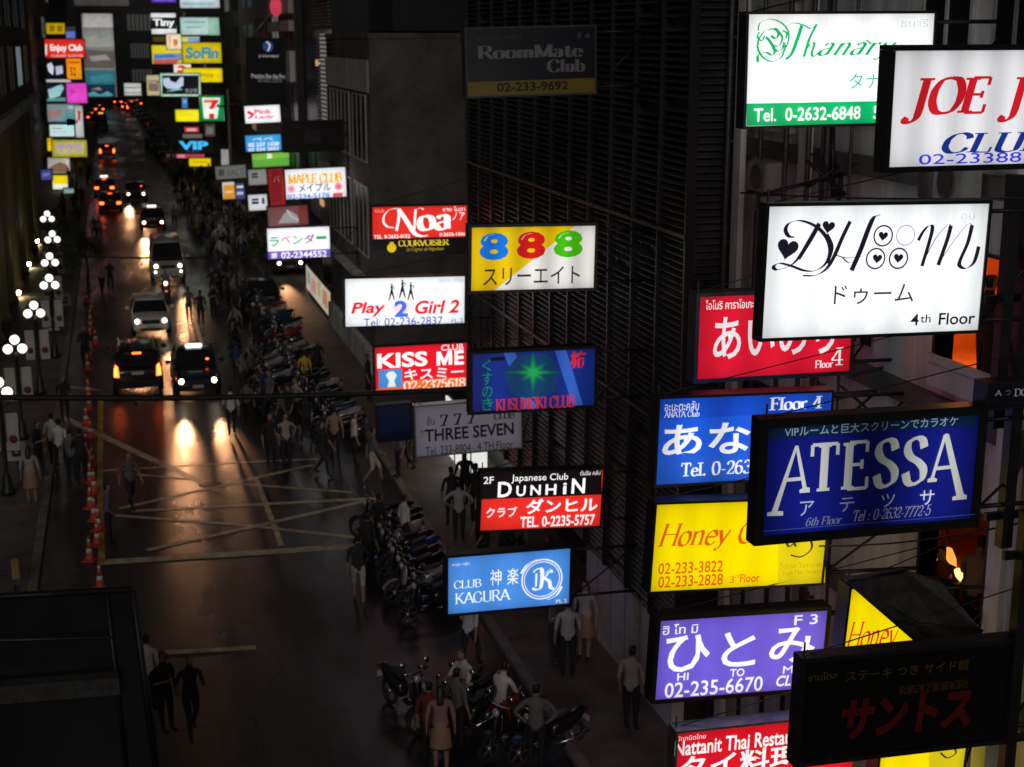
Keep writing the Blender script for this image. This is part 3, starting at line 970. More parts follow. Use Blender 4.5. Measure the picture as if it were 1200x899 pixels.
# --- blank walled building beyond the gap
b3 = thing('blank_wall_building', 'brown grey building with a tall blank end wall above the two red signs', 'building', (9.27, 55, 0))
MB().box(0, 6, 0, 11.5, 0, 13.0, CONC_D).build('wall', b3)
MB().box(-.04, 6, -.05, 11.5, 13.001, 13.2, CONC_D).build('parapet', b3)
MB().box(-.06, -.002, .2, 11.5, 11.0, 12.2, CONC_L).build('spandrel', b3)
for z0, z1 in ((8.3, 10.9), (4.6, 7.4)):
    for y in (.9, 5.0, 8.2):
        window(b3, 1, 0, y, y + 3.2, z0, z1, WFRAME, GLASS, 3)
MB().box(-.35, -.002, 0, 11.5, 3.6, 3.8, CONC_L).build('canopy', b3)
MB().box(-.25, -.003, .05, 11.5, 0, 1.1, CONC).build('plinth', b3)
b3b = thing('office_block', 'black office block rising behind the blank end wall', 'building', (9.4, 67.6, 0))
MB().box(2, 12, -6, 0, 13.3, 30, BLACKW).box(.3, 12, .02, 5.5, 0, 30, BLACKW).build('wall', b3b)
for z in (4.2, 7.3, 10.4, 13.6, 16.8):
    l = MB()
    zz = z
    while zz < z + 2.6:
        l.box(.18, .29, .3, 5.3, zz, zz + .05, ALU)
        zz += .16
    l.build('louvre_panel', b3b)
    MB().box(.2, .298, .1, 5.4, z + 2.62, z + 3.0, CONC_L).build('spandrel', b3b)
tb = MB()
for z in (11.7, 8.2, 5.0):
    tb.box(.1, .16, 3.2, 4.4, z, z + .3, mat('warm_strip_light', (.6, .4, .2), .4, emit=(1, .6, .3), es=.5))
tb.build('strip_light', b3b)
b4 = thing('alley_building', 'dark low building above the alley mouth beyond the lavender sign', 'building', (10.4, 73.2, 0))
MB().box(0, 8, .05, 12, 3.4, 16, BLACKW).box(5, 8, .05, 12, 0, 3.39, CONC_D).build('wall', b4)
window(b4, 1, 0, 1.5, 5.5, 5.4, 8.2, STEEL); window(b4, 1, 0, 6.5, 10.5, 5.4, 8.2, STEEL); window(b4, 1, 0, 1.5, 5.5, 9.6, 12.2, STEEL)
BLIND = mat('pale_slat_blind', (.55, .55, .52), .5)
b5 = thing('striped_blind_tower', 'tall dark tower with bright striped window blinds', 'building', (10.0, 84, 0))
MB().box(0, 8, 0, 26, 0, 34, BLACKW).build('wall', b5)
LITW = mat('dim_lit_window', (.2, .2, .18), .4, emit=(.8, .85, .8), es=.10, noise=0)
LITW2 = mat('warm_lit_window', (.2, .16, .1), .4, emit=(1, .62, .3), es=.2, noise=0)
pz = MB()
a_ = WX(366, 40, 9.3); b_ = WX(366, 146, 9.3)
t = thing('lit_blind_window', 'tall window with slanting white blinds lit from inside between dark walls', 'window', (9.3, 67.0, 0))
q = MB()
z = b_.z
i = 0
while z < a_.z:
    q.box(-.03, .03, -2.0, 2.3, z, z + .085, BLIND)
    z += .19
    i += 1
q.build('slat', t)
MB().box(.08, .1, -2.1, 2.4, b_.z, a_.z, mat('blind_backlight', (.3, .3, .3), .5, emit=(.9, .88, .8), es=.16)).build('pane', t)
MB().box(-.02, .06, -1.9, -.9, a_.z - 1.3, a_.z - .5, LITW2).build('lit_corner', t)
for z in range(4, 32, 4):
    for y in (2, 8, 14, 20):
        window(b5, 1, 0, y, y + 4, z, z + 2.4, STEEL, LITW if rnd.random() < .12 else GLASS, 2)
bw = MB()
for z0, z1, mm in ((13.4, 14.0, CONC_L), (14.4, 16.3, CONC_L), (10.6, 12.3, CONC)):
    bw.box(-.3, -.003, .5, 12, z0, z1, mm)
bw.build('balcony', b5)
b6 = thing('reddish_building', 'reddish rendered building behind the far right hand signs', 'building', (13.4, 110, 0))
MB().box(0, 8, .05, 50, 0, 30, BRICK).build('wall', b6)
for z in range(4, 28, 4):
    for y in range(2, 46, 7):
        window(b6, 1, 0, y, y + 4.5, z, z + 2.3, STEEL, LITW2 if rnd.random() < .04 else GLASS, 3)
b7 = thing('dark_shophouse', 'dark row of shophouses at the far right end of the street', 'building', (13.4, 160.1, 0))
MB().box(0, 8, 0, 120, 0, 28, CONC_D).build('wall', b7)
for z in range(4, 26, 4):
    for y in range(3, 112, 12):
        window(b7, 1, 0, y, y + 7, z, z + 2.3, STEEL, LITW if rnd.random() < .06 else GLASS, 4)

# --- left side of the street
bl = thing('columned_building', 'dark building with tall gold lit columns at the left edge', 'building', (-5.2, 44, 0))
MB().box(-9, 0, 14, 60, 9.2, 40, CONC_D).box(-9, -.9, 14, 60, 0, 9.19, BLACKW).build('wall', bl)
GOLD = mat('gold_painted_column', (.34, .29, .15), .45, .1, noise=.35, nscale=1.5, streak=True)
for i, y in enumerate((21, 26, 31, 36, 41, 46, 51, 56)):
    MB().lathe([(.62, .14), (.62, .5), (.5, .6), (.45, 8.6), (.6, 8.8), (.6, 9.19)], GOLD, 18, (-.62, y, 0)).build('column', bl)
LITB = mat('bluish_lit_window', (.2, .22, .25), .4, emit=(.55, .75, .9), es=.22)
for z in (10.3, 13.6, 17):
    for y in (22, 29, 36, 43, 50):
        window(bl, -1, 0, y, y + 4.6, z, z + 2.3, STEEL2, LITB if (z < 11 and y == 43) else GLASS, 2)
MB().box(.002, .35, 14, 60, 9.0, 9.5, CONC).build('ledge', bl)
ul = MB()
for y in (33, 43, 53):
    ul.box(-.2, -.05, y, y + .2, .3, .45, mat('column_uplight', (.8, .6, .3), .4, emit=(1, .82, .45), es=70))
ul.build('uplight', bl)
bl2 = thing('sign_covered_building', 'dark shophouses behind the far left column of signs', 'building', (-7.0, 104.3, 0))
MB().box(-9, 0, 0, 175, 0, 30, CONC_D).build('wall', bl2)
for z in range(5, 28, 4):
    for y in range(4, 150, 14):
        window(bl2, -1, 0, y, y + 8, z, z + 2.3, STEEL, LITW if rnd.random() < .05 else GLASS, 4)
# --- closing building at the end of the street
be = thing('end_block', 'grey apartment block closing the far end of the street', 'building', (0, 305, 0))
MB().box(-60, 60, 0, 20, 0, 60, BLACKW).build('wall', be)
MB().box(-6.5, 3.8, -.3, -.01, 19.2, 21.6, CONC_L).build('pale_ledge', be)  # ledge in a paler colour than the wall, no emission
GW = mat('grey_glazed_wall', (.2, .2, .2), .35, emit=(.75, .8, .8), es=.028, noise=0)
for x0, x1, z0, z1 in ((3.2, 8.0, 14.5, 17.6), (3.6, 7.2, 9.2, 12.0), (3.6, 7.6, 4.6, 7.0), (-30, -24, 12, 15), (12, 18, 8, 11), (14, 20, 15, 18)):
    f = MB().box(x0, x1, -.12, -.01, z0, z1, GW)
    for k in range(7):
        xx = x0 + (x1 - x0) * k / 6
        f.box(xx - .12, xx + .12, -.2, -.121, z0, z1, STEEL2)
    f.build('window', be)
# ------------------------------------------------------------------ the signs
WH, BK, RED = (255, 255, 255), (16, 14, 20), (205, 20, 30)
A_ = (500, 0, 3.3333); B_ = (840, 0, 3.3333); C_ = (500, 230, 3.3333); D_ = (840, 230, 3.3333); E_ = (500, 450, 3.3333); F_ = (840, 440, 3.3333); G_ = (560, 629, 3.3333); H_ = (840, 629, 3.3333)
Z1 = (250, 0, 4); Z3 = (250, 200, 4); Z0 = (0, 0, 4); Z2 = (0, 200, 4)

GR = (0, 176, 100)
sign('white lightbox with green script lettering and a green telephone band', 20.2, [(117, 58), (840, 48), (838, 480), (115, 492)], (253, 255, 254), [
    ('p', [(116, 405), (839, 391), (838, 480), (115, 492)], GR),
    ('k', [(160, 120), (170, 88), (210, 75), (255, 92), (280, 130), (272, 180), (240, 215)], 7, GR), ('k', [(270, 175), (250, 225), (215, 240), (180, 225), (160, 190), (165, 150), (195, 115), (235, 120), (255, 150), (240, 180), (215, 175)], 9, GR),
    ('k', [(175, 235), (160, 240), (162, 215), (190, 205), (215, 215), (225, 195), (205, 160), (190, 145)], 12, GR), ('k', [(200, 120), (225, 112), (240, 130), (230, 150), (210, 140)], 12, GR), ('k', [(165, 125), (158, 145), (175, 160), (185, 140)], 8, GR),
    ('k', [(215, 185), (235, 200), (255, 190), (262, 165)], 11, GR), ('k', [(255, 120), (272, 130), (268, 150)], 8, GR),
    ('k', [(265, 105), (300, 90), (340, 100), (365, 112), (385, 98)], 8, GR), ('k', [(330, 100), (310, 160), (290, 210), (268, 232)], 18, GR, {'thin': .5}),
    ('k', [(388, 95), (360, 150), (338, 222)], 13, GR, {'thin': .4}), ('k', [(340, 205), (362, 172), (378, 172), (368, 210), (378, 220), (392, 208)], 11, GR),
    ('s', 'anary', (392, 165, 700, 236), GR, {'thick': .15, 'thin': .045, 'shear': .55, 'serif': 0, 'nib': .2, 'track': .13}),
    ('k', [(560, 172), (580, 158), (600, 172)], 8, GR), ('p', [(290, 236), (640, 226), (640, 228), (290, 239)], (250, 205, 210)),
    ('t', 'タナリー', (515, 285, 760, 345), (60, 190, 140)), ('t', 'ธนารี', (715, 72, 822, 106), (205, 215, 210)),
    ('t', 'Tel.  0-2632-6848   5', (145, 417, 634, 470), WH, {'b': .018})], lit=1.15, zoom=B_, tubes=.16, depth=.2)
sign('white lightbox with red and navy italic capitals at the upper right', 16.6, [(690, 200), (1330, 190), (1318, 640), (672, 652)], (236, 236, 240), [
    ('s', 'JOE J', (724, 296, 1225, 482), (205, 28, 40), {'thick': .24, 'thin': .075, 'shear': .22, 'serif': .09, 'track': .1}),
    ('s', 'CLUB', (880, 514, 1305, 597), (28, 52, 140), {'thick': .22, 'thin': .06, 'shear': .25, 'serif': .09, 'track': .12}),
    ('t', '02-23388', (790, 598, 1190, 638), (60, 60, 235), {'b': .004})], lit=.95, zoom=B_, tubes=.28, pitch=.42, border=.05, depth=.2, bracket=None)
INK = (26, 22, 34)
def dh(pts, w, o=None):
    return ('k', pts, w, INK, dict({'nib': .25, 'thin': .12}, **(o or {})))
sign('white lightbox with flowing black script, hearts and rings', 18.4, [(195, 40), (1055, 25), (1030, 525), (180, 555)], (250, 254, 255), [
    dh([(398, 105), (355, 180), (315, 245), (278, 275), (235, 287), (222, 275), (245, 262), (290, 272), (340, 290), (385, 290), (425, 262), (442, 215), (430, 165), (390, 120), (330, 96), (285, 104), (268, 130), (280, 155), (302, 160)], 17),
    dh([(400, 108), (360, 178), (318, 245)], 24), dh([(520, 98), (490, 160), (455, 240), (425, 285), (385, 308), (335, 310)], 20), dh([(638, 72), (612, 84), (590, 130), (560, 210), (525, 290)], 24),
    dh([(455, 226), (500, 240), (545, 238), (575, 232)], 8), dh([(490, 240), (515, 260), (540, 250)], 6), dh([(428, 148), (448, 200), (430, 262)], 15),
    ('ring', 648, 154, 38, 6, INK), ('ring', 735, 152, 38, 3.5, (150, 145, 165)), ('ring', 618, 243, 38, 6, INK), ('ring', 707, 242, 38, 6, INK),
    ('heart', 647, 154, 40, INK, .1), ('heart', 624, 242, 40, INK, .1), ('heart', 706, 240, 40, INK, .1), ('heart', 433, 118, 52, INK, .15), ('heart', 273, 203, 86, INK, .2),
    dh([(783, 172), (800, 140), (822, 116), (838, 122), (825, 180), (797, 272)], 17), dh([(800, 262), (850, 165), (895, 112), (908, 112), (912, 122)], 4), dh([(910, 114), (895, 170), (860, 268)], 19),
    dh([(862, 260), (920, 175), (970, 112), (988, 108), (994, 120)], 4), dh([(992, 112), (975, 180), (945, 250), (945, 272), (970, 280), (1000, 255), (1018, 195)], 18),
    ('t', 'ドゥーム', (455, 344, 765, 418), (40, 36, 50)), ('t', '4', (752, 458, 784, 503), INK, {'b': .012}), ('t', 'th', (790, 460, 830, 492), INK, {'b': .006}), ('t', 'Floor', (862, 452, 1003, 499), INK, {'b': .014}), ('t', 'ดูม', (948, 66, 1000, 102), (214, 216, 220))],
    lit=1.12, zoom=D_, tubes=.14, border=.03, depth=.17)
sign('red lightbox with white hiragana half hidden behind the heart sign', 23.2, [(818, 348), (999, 340), (997, 435), (818, 444.7)], (226, 24, 48), [
    ('t', 'ไอโนริ คาราโอเกะ', (827, 351, 884, 362), WH, {'b': .01}), ('t', 'あいのり', (837, 369, 980, 418), (235, 232, 236), {'b': .015}),
    ('s', '4', (974, 407, 988, 428), WH, {'thick': .12}), ('s', 'Floor', (955, 422, 976, 431), WH, {'serif': .06})], lit=.95, tubes=.22, pitch=.7, trim=STEEL2, border=.05)
BL_ = (30, 92, 222)
sign('blue lightbox with white hiragana behind the dark blue capitals sign', 22.4, [(771, 468), (972, 458.5), (971, 558), (770, 568)], BL_, [
    ('p', [(771, 468), (972, 458.5), (972, 482), (771, 492)], (24, 78, 205)), ('p', [(770, 536), (971, 527), (971, 558), (770, 568)], (38, 96, 215)),
    ('t', 'อะนะตะคลับ', (779, 470, 819, 481.5), (225, 232, 250), {'b': .01}), ('s', 'ANATA Club', (778, 481.5, 819.5, 489), (225, 232, 250), {'serif': .06}),
    ('s', 'Floor 4', (901.5, 464.5, 963, 480), WH, {'thick': .2, 'thin': .07}), ('t', 'あな', (776.6, 496, 879, 533), WH, {'b': .02}), ('t', 'た', (886, 494, 936, 528), WH, {'b': .02}),
    ('s', 'Tel. 0-263', (798, 540, 880.5, 556.5), WH, {'thick': .18, 'thin': .07})], lit=.95, tubes=.3, pitch=.75)
LET = (205, 208, 202)
sign('dark navy lightbox with large pale serif capitals in a thick black case', 18.0, [(200, 207), (1015, 150), (1005, 560), (175, 627)], (12, 18, 96), [
    ('p', [(200, 207), (1015, 150), (1013, 192), (197, 250)], (16, 52, 96), .45), ('t', 'VIPルームと巨大スクリーンでカラオケ', (272, 180, 945, 218), (150, 175, 195), {'b': .006}),
    ('p', [(306, 274), (316, 274), (236, 530), (258, 530), (258, 547), (196, 549), (196, 536), (213, 532)], LET), ('p', [(306, 274), (318, 274), (350, 436), (362, 438), (362, 456), (322, 459), (322, 446), (334, 440)], LET), ('p', [(262, 402), (342, 394), (342, 408), (258, 416)], LET),
    ('s', 'TESS', (366, 248, 825, 446), LET, {'thick': .22, 'thin': .07, 'serif': .06, 'track': .2}),
    ('p', [(884, 232), (894, 226), (905, 228), (962, 462), (974, 466), (974, 482), (918, 487), (918, 474), (934, 468)], LET), ('p', [(884, 232), (896, 232), (846, 398), (858, 402), (856, 414), (820, 417), (822, 404), (834, 398)], LET), ('p', [(852, 356), (920, 348), (920, 362), (850, 370)], LET),
    ('t', 'ア', (322, 490, 376, 546), (175, 185, 205)), ('t', 'テ', (478, 476, 534, 530), (140, 150, 170)), ('t', 'ツ', (640, 462, 692, 512), (165, 175, 195)), ('t', 'サ', (790, 447, 846, 504), (215, 222, 235)),
    ('s', '6th Floor', (345, 548, 486, 582), (120, 125, 150), {'shear': .25, 'serif': .05}), ('s', 'Tel : 0-2632-7772-5', (533, 513, 832, 556), (165, 170, 195), {'shear': .25, 'serif': .05, 'thick': .13}),
    ('p', [(178, 604), (1005, 538), (1005, 541), (178, 607)], (60, 90, 170))], lit=.85, power=1.5, zoom=F_, tubes=.9, pitch=1.62, phase=PI * 1.0, uneven=.3, border=.1, depth=.2)
YE = (250, 224, 0)
def yellow(lab, Y, cor, dx=0, dy=0, sc=1.0, full=True):
    def q(x0, y0, x1, y1):
        return (766 + (x0 - 766 + dx) * sc, 591 + (y0 - 591 + dy) * sc, 766 + (x1 - 766 + dx) * sc, 591 + (y1 - 591 + dy) * sc)
    OR = (222, 96, 20)
    it = [('s', 'Honey Club', q(773, 610, 925, 645), OR, {'thick': .16, 'thin': .05, 'shear': .28, 'serif': .03, 'nib': .6})]
    if full:
        it += [('p', [(911, 585.7), (968, 583.5), (966.6, 683), (911, 686)], (228, 206, 22)), ('t', '02-233-3822', q(771.5, 658, 847, 671.5), OR, {'b': .012}), ('t', '02-233-2828', q(771.5, 673.5, 847, 687), OR, {'b': .012}), ('t', '3', q(855, 675, 860, 683), OR), ('t', 'rd', q(861, 672, 866, 677), OR), ('t', 'Floor', q(867, 672, 890, 682), OR, {'b': .012}),
               ('t', 'Siamo Yamaraki', q(914, 658, 964, 665), (205, 160, 20)), ('t', 'Suga Mat Nisaya', q(916, 667, 962, 674), (205, 160, 20)),
               ('k', [(915, 610), (925, 625), (932, 640)], 4, (60, 50, 10)), ('k', [(948, 600), (938, 625), (925, 640), (922, 632), (934, 622), (948, 630), (950, 643), (938, 652), (926, 650)], 4, (60, 50, 10), {'thin': .5})]
    else:
        it += [('p', [(1088, 687.5), (1130, 686), (1130, 899), (1088, 902)], (215, 195, 24)), ('k', [(1098, 868), (1112, 872), (1118, 884), (1108, 890), (1100, 884)], 4, (70, 60, 20), {'thin': .5})]
    return sign(lab, Y, cor, YE, it, lit=1.0, tubes=.12, uneven=.1)
yellow('large yellow lightbox with orange script and two phone numbers', 21.8, [(766, 591), (968, 584), (966.6, 683), (764.5, 693.5)])
sign('second yellow lightbox cut diagonally by the dark sheet metal canopy', 19.3, [(990, 690.5), (1096, 686), (1096, 800), (990, 806)], YE, [
    ('s', 'Honey', (993, 728, 1052, 768), (215, 50, 20), {'thick': .13, 'thin': .05, 'shear': .25, 'serif': .02, 'nib': .6})], lit=1.0, tubes=.1, uneven=.06)
sign('lowest yellow lightbox showing under the dark unlit sign at the bottom edge', 19.6, [(1030, 845), (1131, 838), (1130, 935), (1030, 945)], YE, [
    ('p', [(1088, 841), (1131, 838), (1130, 935), (1088, 939)], (215, 195, 24)), ('k', [(1100, 868), (1114, 872), (1120, 882), (1110, 888), (1102, 882)], 4, (70, 60, 20), {'thin': .5})], lit=1.0, tubes=.1, uneven=.06)
VI = (112, 92, 216)
sign('violet lightbox with three white hiragana and a phone number', 21.6, [(772, 728), (966, 714), (965, 806), (768.5, 819.5)], VI, [
    ('t', 'ฮิ โท มิ', (776.6, 731, 818, 743), WH, {'b': .01}), ('t', 'ひ', (780, 744, 832, 787), WH, {'b': .012}), ('t', 'と', (846, 740, 886, 781), WH, {'b': .012}), ('t', 'み', (902, 735, 955, 776), WH, {'b': .012}),
    ('t', 'HI', (793.5, 788.5, 806.6, 797), WH, {'b': .01}), ('t', 'TO', (855.5, 783.5, 872, 792.5), WH, {'b': .01}), ('t', 'MI', (917.4, 780, 933, 788.6), WH), ('t', 'CLUB', (909.6, 790.5, 946, 803), WH, {'b': .02, 'sh': .2}),
    ('t', '02-235-6670', (779.6, 796, 893.5, 813.5), WH, {'b': .008}), ('t', 'F 3', (930.6, 720, 958, 731.5), WH, {'b': .008})], lit=1.0, tubes=.1, trim=STEEL, border=.05)
UN = .0
sign('unlit black lightbox with dim dark red brush katakana at the lower right', 17.5, [(335, 495), (1140, 412), (1135, 790), (330, 880)], (14, 13, 14), [
    ('t', 'ซานโตส', (358, 530, 470, 560), (160, 124, 44)), ('t', 'ステーキ つき サイド館', (510, 500, 985, 542), (130, 104, 58), {'b': .01}), ('p', [(712, 585), (980, 556), (980, 588), (712, 616)], (98, 74, 34)), ('s', 'SANTOS', (722, 572, 975, 602), (16, 13, 10), {'serif': .05, 'track': .35}),
    ('t', 'サントス', (490, 612, 995, 770), (140, 28, 30), {'b': .05, 'sh': .1}), ('t', 'TEL. 0-2236-8114', (615, 796, 862, 822), (60, 44, 36))], lit=0.0, zoom=H_, border=.05, depth=.2)
sign('red lightbox with white restaurant lettering at the bottom edge', 21.0, [(791, 860.5), (1000, 836), (1000, 932), (792, 955)], (222, 22, 40), [
    ('t', 'นัททนิตไทย', (793.5, 861, 827, 867), WH), ('t', 'Nattanit Thai Restaurant', (792.5, 860, 955, 877.5), WH, {'b': .018}), ('t', 'タイ料理', (797, 879, 937, 906), WH, {'b': .02})], lit=1.0, tubes=.12, trim=ALU)

# middle row
sign('unlit dark navy sign with fat serif lettering and an ochre strip', 33, [(158, 112), (657, 105), (657, 360), (155, 380)], (10, 18, 40), [
    ('p', [(156, 322), (657, 304), (657, 360), (155, 380)], (176, 148, 34)), ('s', 'RoomMate', (200, 174, 614, 228), (168, 172, 180), {'thick': .26, 'thin': .04, 'nib': 0, 'serif': .04, 'track': .1}), ('s', 'Club', (470, 231, 618, 282), (168, 172, 180), {'thick': .26, 'thin': .04, 'nib': 0, 'serif': .04, 'track': .1}),
    ('t', '02-233-9692', (275, 319, 553, 355), (20, 18, 12), {'b': .025}), ('t', 'รูมเมท คลับ', (190, 135, 370, 160), (90, 96, 106)), ('t', 'F 4', (590, 128, 636, 152), (120, 124, 132), {'b': .02})], lit=0.0, zoom=A_, trim=STEEL2, border=.03)
eb = {'b': .045}
sign('yellow and white lightbox with three coloured eights', 33, [(172, 120), (657, 115), (655, 357), (175, 372)], (236, 234, 228), [
    ('p', [(172, 120), (580, 116), (262, 369.5), (175, 372)], (238, 198, 0)), ('t', '8', (206, 143, 320, 250), (10, 120, 225), eb), ('t', '8', (352, 138, 464, 245), (210, 24, 24), eb), ('t', '8', (496, 133, 610, 239), (70, 190, 10), eb),
    ('k', [(225, 175), (240, 155), (265, 148)], 7, (190, 220, 250)), ('k', [(370, 170), (385, 152), (410, 145)], 7, (250, 200, 200)), ('k', [(515, 165), (530, 148), (555, 142)], 7, (215, 245, 190)),
    ('t', 'スリーエイト', (222, 275, 600, 345), (36, 30, 26), {'b': .004})], lit=.98, zoom=C_, tubes=.34, pitch=.55, trim=STEEL2, border=.05)
KG = (10, 165, 80)
star = []
for i in range(16):
    a = 2 * PI * i / 16
    r = (96 if i % 4 == 0 else 62 if i % 4 == 2 else 34)
    star.append((415 + r * math.sin(a), 688 - r * .72 * math.cos(a)))
sign('dark blue lightbox with a green star leaf and red serif capitals', 33, [(178, 612), (657, 597), (655, 812), (178, 848)], (18, 52, 150), [
    ('p', [(300, 608), (345, 607), (430, 829), (385, 832)], (60, 118, 225)), ('p', [(500, 602), (545, 601), (610, 815), (570, 818)], (56, 110, 220)), 
    ('p', [(360, 620), (470, 614), (520, 680), (500, 760), (420, 800), (330, 770), (300, 690)], (14, 84, 140), .5), ('p', [(415 + (x - 415) * 1.25, 688 + (y - 688) * 1.25) for x, y in star], (10, 104, 128), .5), ('p', [(415 + (x - 415) * 1.05, 688 + (y - 688) * 1.05) for x, y in star], (10, 134, 104), .5), ('p', [(415 + (x - 415) * .8, 688 + (y - 688) * .8) for x, y in star], (14, 168, 92), .5), ('p', [(415 + (x - 415) * .5, 688 + (y - 688) * .55) for x, y in star], (40, 200, 110), .5),
    ('t', 'く', (216, 640, 252, 682), KG), ('t', 'す', (216, 688, 254, 738), KG), ('t', 'の', (216, 742, 256, 785), KG), ('t', 'き', (216, 788, 258, 836), KG), ('p', [(250, 630), (302, 626), (302, 640), (250, 644)], (8, 12, 30)),
    ('t', '楠', (560, 605, 622, 670), (235, 50, 45), {'b': .03}), ('s', 'KUSUNOKI CLUB', (270, 782, 580, 832), (235, 52, 60), {'thick': .2, 'thin': .07, 'serif': .07})], lit=.68, zoom=C_, tubes=.35, pitch=.7, trim=STEEL, border=.05)
RE = (226, 44, 36)
sign('black over red lightbox with rounded white capitals and katakana', 33.3, [(213, 345), (683, 336), (683, 552), (212, 576)], RE, [
    ('p', [(213, 345), (683, 336), (683, 432), (213, 451)], (14, 12, 14)), ('t', '2F', (222, 362, 262, 390), WH, {'b': .012}), ('t', 'Japanese Club', (332, 351, 553, 385), WH, {'b': .004}), ('t', 'ดันฮิล คลับ', (600, 338, 678, 356), WH),
    ('t', 'D', (278, 382, 332, 442), WH, {'b': .02}), ('t', 'U', (350, 397, 386, 438), WH, {'b': .02}), ('t', 'N', (405, 394, 445, 434), WH, {'b': .02}), ('t', 'H', (464, 391, 506, 432), WH, {'b': .02}), ('t', 'i', (532, 385, 546, 430), WH, {'b': .02}), ('t', 'N', (566, 368, 618, 427), WH, {'b': .02}),
    ('t', 'クラブ', (232, 480, 352, 520), WH, {'b': .01}), ('t', 'ダンヒル', (388, 445, 668, 502), WH, {'b': .02}), ('t', 'TEL. 0-2235-5757', (366, 513, 656, 555), WH, {'b': .016})], lit=1.05, zoom=E_, trim=STEEL)
LB = (74, 142, 228)
sign('sky blue lightbox with a ringed blackletter letter', 33.3, [(77, 682), (557, 638), (560, 860), (88, 897)], LB, [
    ('s', 'CLUB', (107, 765, 214, 797), WH, {'thick': .13, 'thin': .05, 'serif': .06}), ('s', 'KAGURA', (112, 808, 328, 852), WH, {'thick': .13, 'thin': .05, 'serif': .06}), ('t', '神', (248, 724, 292, 786), WH), ('t', '楽', (314, 720, 358, 782), WH),
    ('ring', 450, 762, 84, 5, WH), ('ring', 450, 762, 74, 3, WH), ('k', [(368, 740), (392, 705), (430, 685)], 12, WH), ('k', [(470, 842), (505, 825), (528, 790)], 12, WH),
    ('k', [(415, 735), (432, 722), (450, 728), (446, 790), (430, 802), (412, 798)], 16, WH, {'thin': .3}), ('k', [(428, 740), (426, 790)], 8, WH, {'thin': .5}), ('k', [(452, 765), (478, 735), (492, 728)], 11, WH, {'thin': .4}), ('k', [(458, 758), (478, 770), (482, 792), (496, 800)], 15, WH, {'thin': .3}), ('k', [(462, 740), (480, 725), (490, 735)], 7, WH),
    ('t', 'PL 2', (505, 840, 546, 853), WH), ('t', 'คากูระ คลับ', (98, 697, 166, 711), WH)], lit=1.0, zoom=E_, tubes=.15, pitch=.9, trim=STEEL, border=.045)
# third row
sign('red lightbox with large swash white lettering above the black cognac panel', 45, [(745, 172), (1190, 160), (1190, 312), (745, 322)], (222, 44, 34), [
    ('k', [(868, 178), (830, 182), (802, 208), (798, 240), (815, 262), (845, 268)], 10, WH), ('k', [(872, 180), (868, 230), (858, 282)], 15, WH, {'thin': .3}), ('k', [(868, 182), (905, 235), (940, 290), (970, 306), (1005, 304)], 22, WH, {'thin': .25}), ('k', [(948, 182), (944, 240), (940, 292)], 12, WH, {'thin': .3}), ('k', [(948, 182), (972, 176), (985, 182)], 7, WH),
    ('s', 'oa', (952, 205, 1112, 282), WH, {'thick': .24, 'thin': .08}), ('t', 'ノア', (1120, 195, 1178, 232), WH), ('t', 'ขาย โนอา', (1075, 168, 1180, 190), WH), ('t', 'Club', (755, 180, 800, 196), (255, 170, 150)), ('t', 'TEL. 0-2632-0152', (752, 300, 922, 318), WH, {'b': .02}), ('t', '0-2632-1506', (1060, 290, 1180, 306), WH, {'b': .02})], lit=1.05, zoom=Z3)
sign('narrow black panel with yellow serif capitals under a red sign', 45, [(745, 330), (1190, 318), (1190, 388), (745, 400)], (10, 9, 8), [
    ('disc', 836, 362, 23, (228, 190, 20)), ('p', [(826, 335), (846, 335), (842, 350), (830, 350)], (228, 190, 20)), ('s', 'COURVOISIER', (868, 322, 1106, 353), (236, 208, 60), {'serif': .05, 'thick': .2, 'thin': .09}), ('t', 'Le Cognac de Napoleon', (905, 358, 1080, 380), (190, 150, 40), {'sh': .3})], lit=.85, zoom=Z3, bracket='right')
girl = lambda x, y, s: [('disc', x, y, 5 * s, BK), ('p', [(x - 6 * s, y + 6 * s), (x + 7 * s, y + 6 * s), (x + 4 * s, y + 24 * s), (x + 8 * s, y + 40 * s), (x + 16 * s, y + 82 * s), (x + 11 * s, y + 82 * s), (x, y + 48 * s), (x - 12 * s, y + 84 * s), (x - 17 * s, y + 84 * s), (x - 8 * s, y + 40 * s), (x - 4 * s, y + 24 * s)], BK), ('k', [(x + 6 * s, y + 9 * s), (x + 15 * s, y + 18 * s), (x + 5 * s, y + 26 * s)], 4 * s, BK, {'thin': .8})]
sign('white lightbox with red italic lettering and three black dancing figures', 43, [(615, 508), (1178, 493), (1178, 715), (620, 732)], (248, 252, 255), [
    *girl(836, 534, .9), *girl(886, 516, 1.0), *girl(925, 528, .95), ('t', 'Play', (645, 616, 808, 684), (228, 36, 40), {'b': .03, 'sh': .22}), ('heart', 880, 650, 95, (250, 215, 225), 0), ('t', '2', (848, 608, 912, 686), (64, 110, 215), {'b': .04}),
    ('t', 'Girl 2', (945, 606, 1152, 670), (228, 36, 40), {'b': .03, 'sh': .22}), ('t', 'Tel: 02-236-2837', (705, 687, 1076, 726), (66, 90, 160), {'b': .004}), ('t', 'FL.2', (1115, 692, 1170, 713), (66, 110, 190)), ('t', 'เพลย์ เกิร์ล', (1058, 500, 1168, 522), (170, 175, 185))], lit=1.1, zoom=Z3)
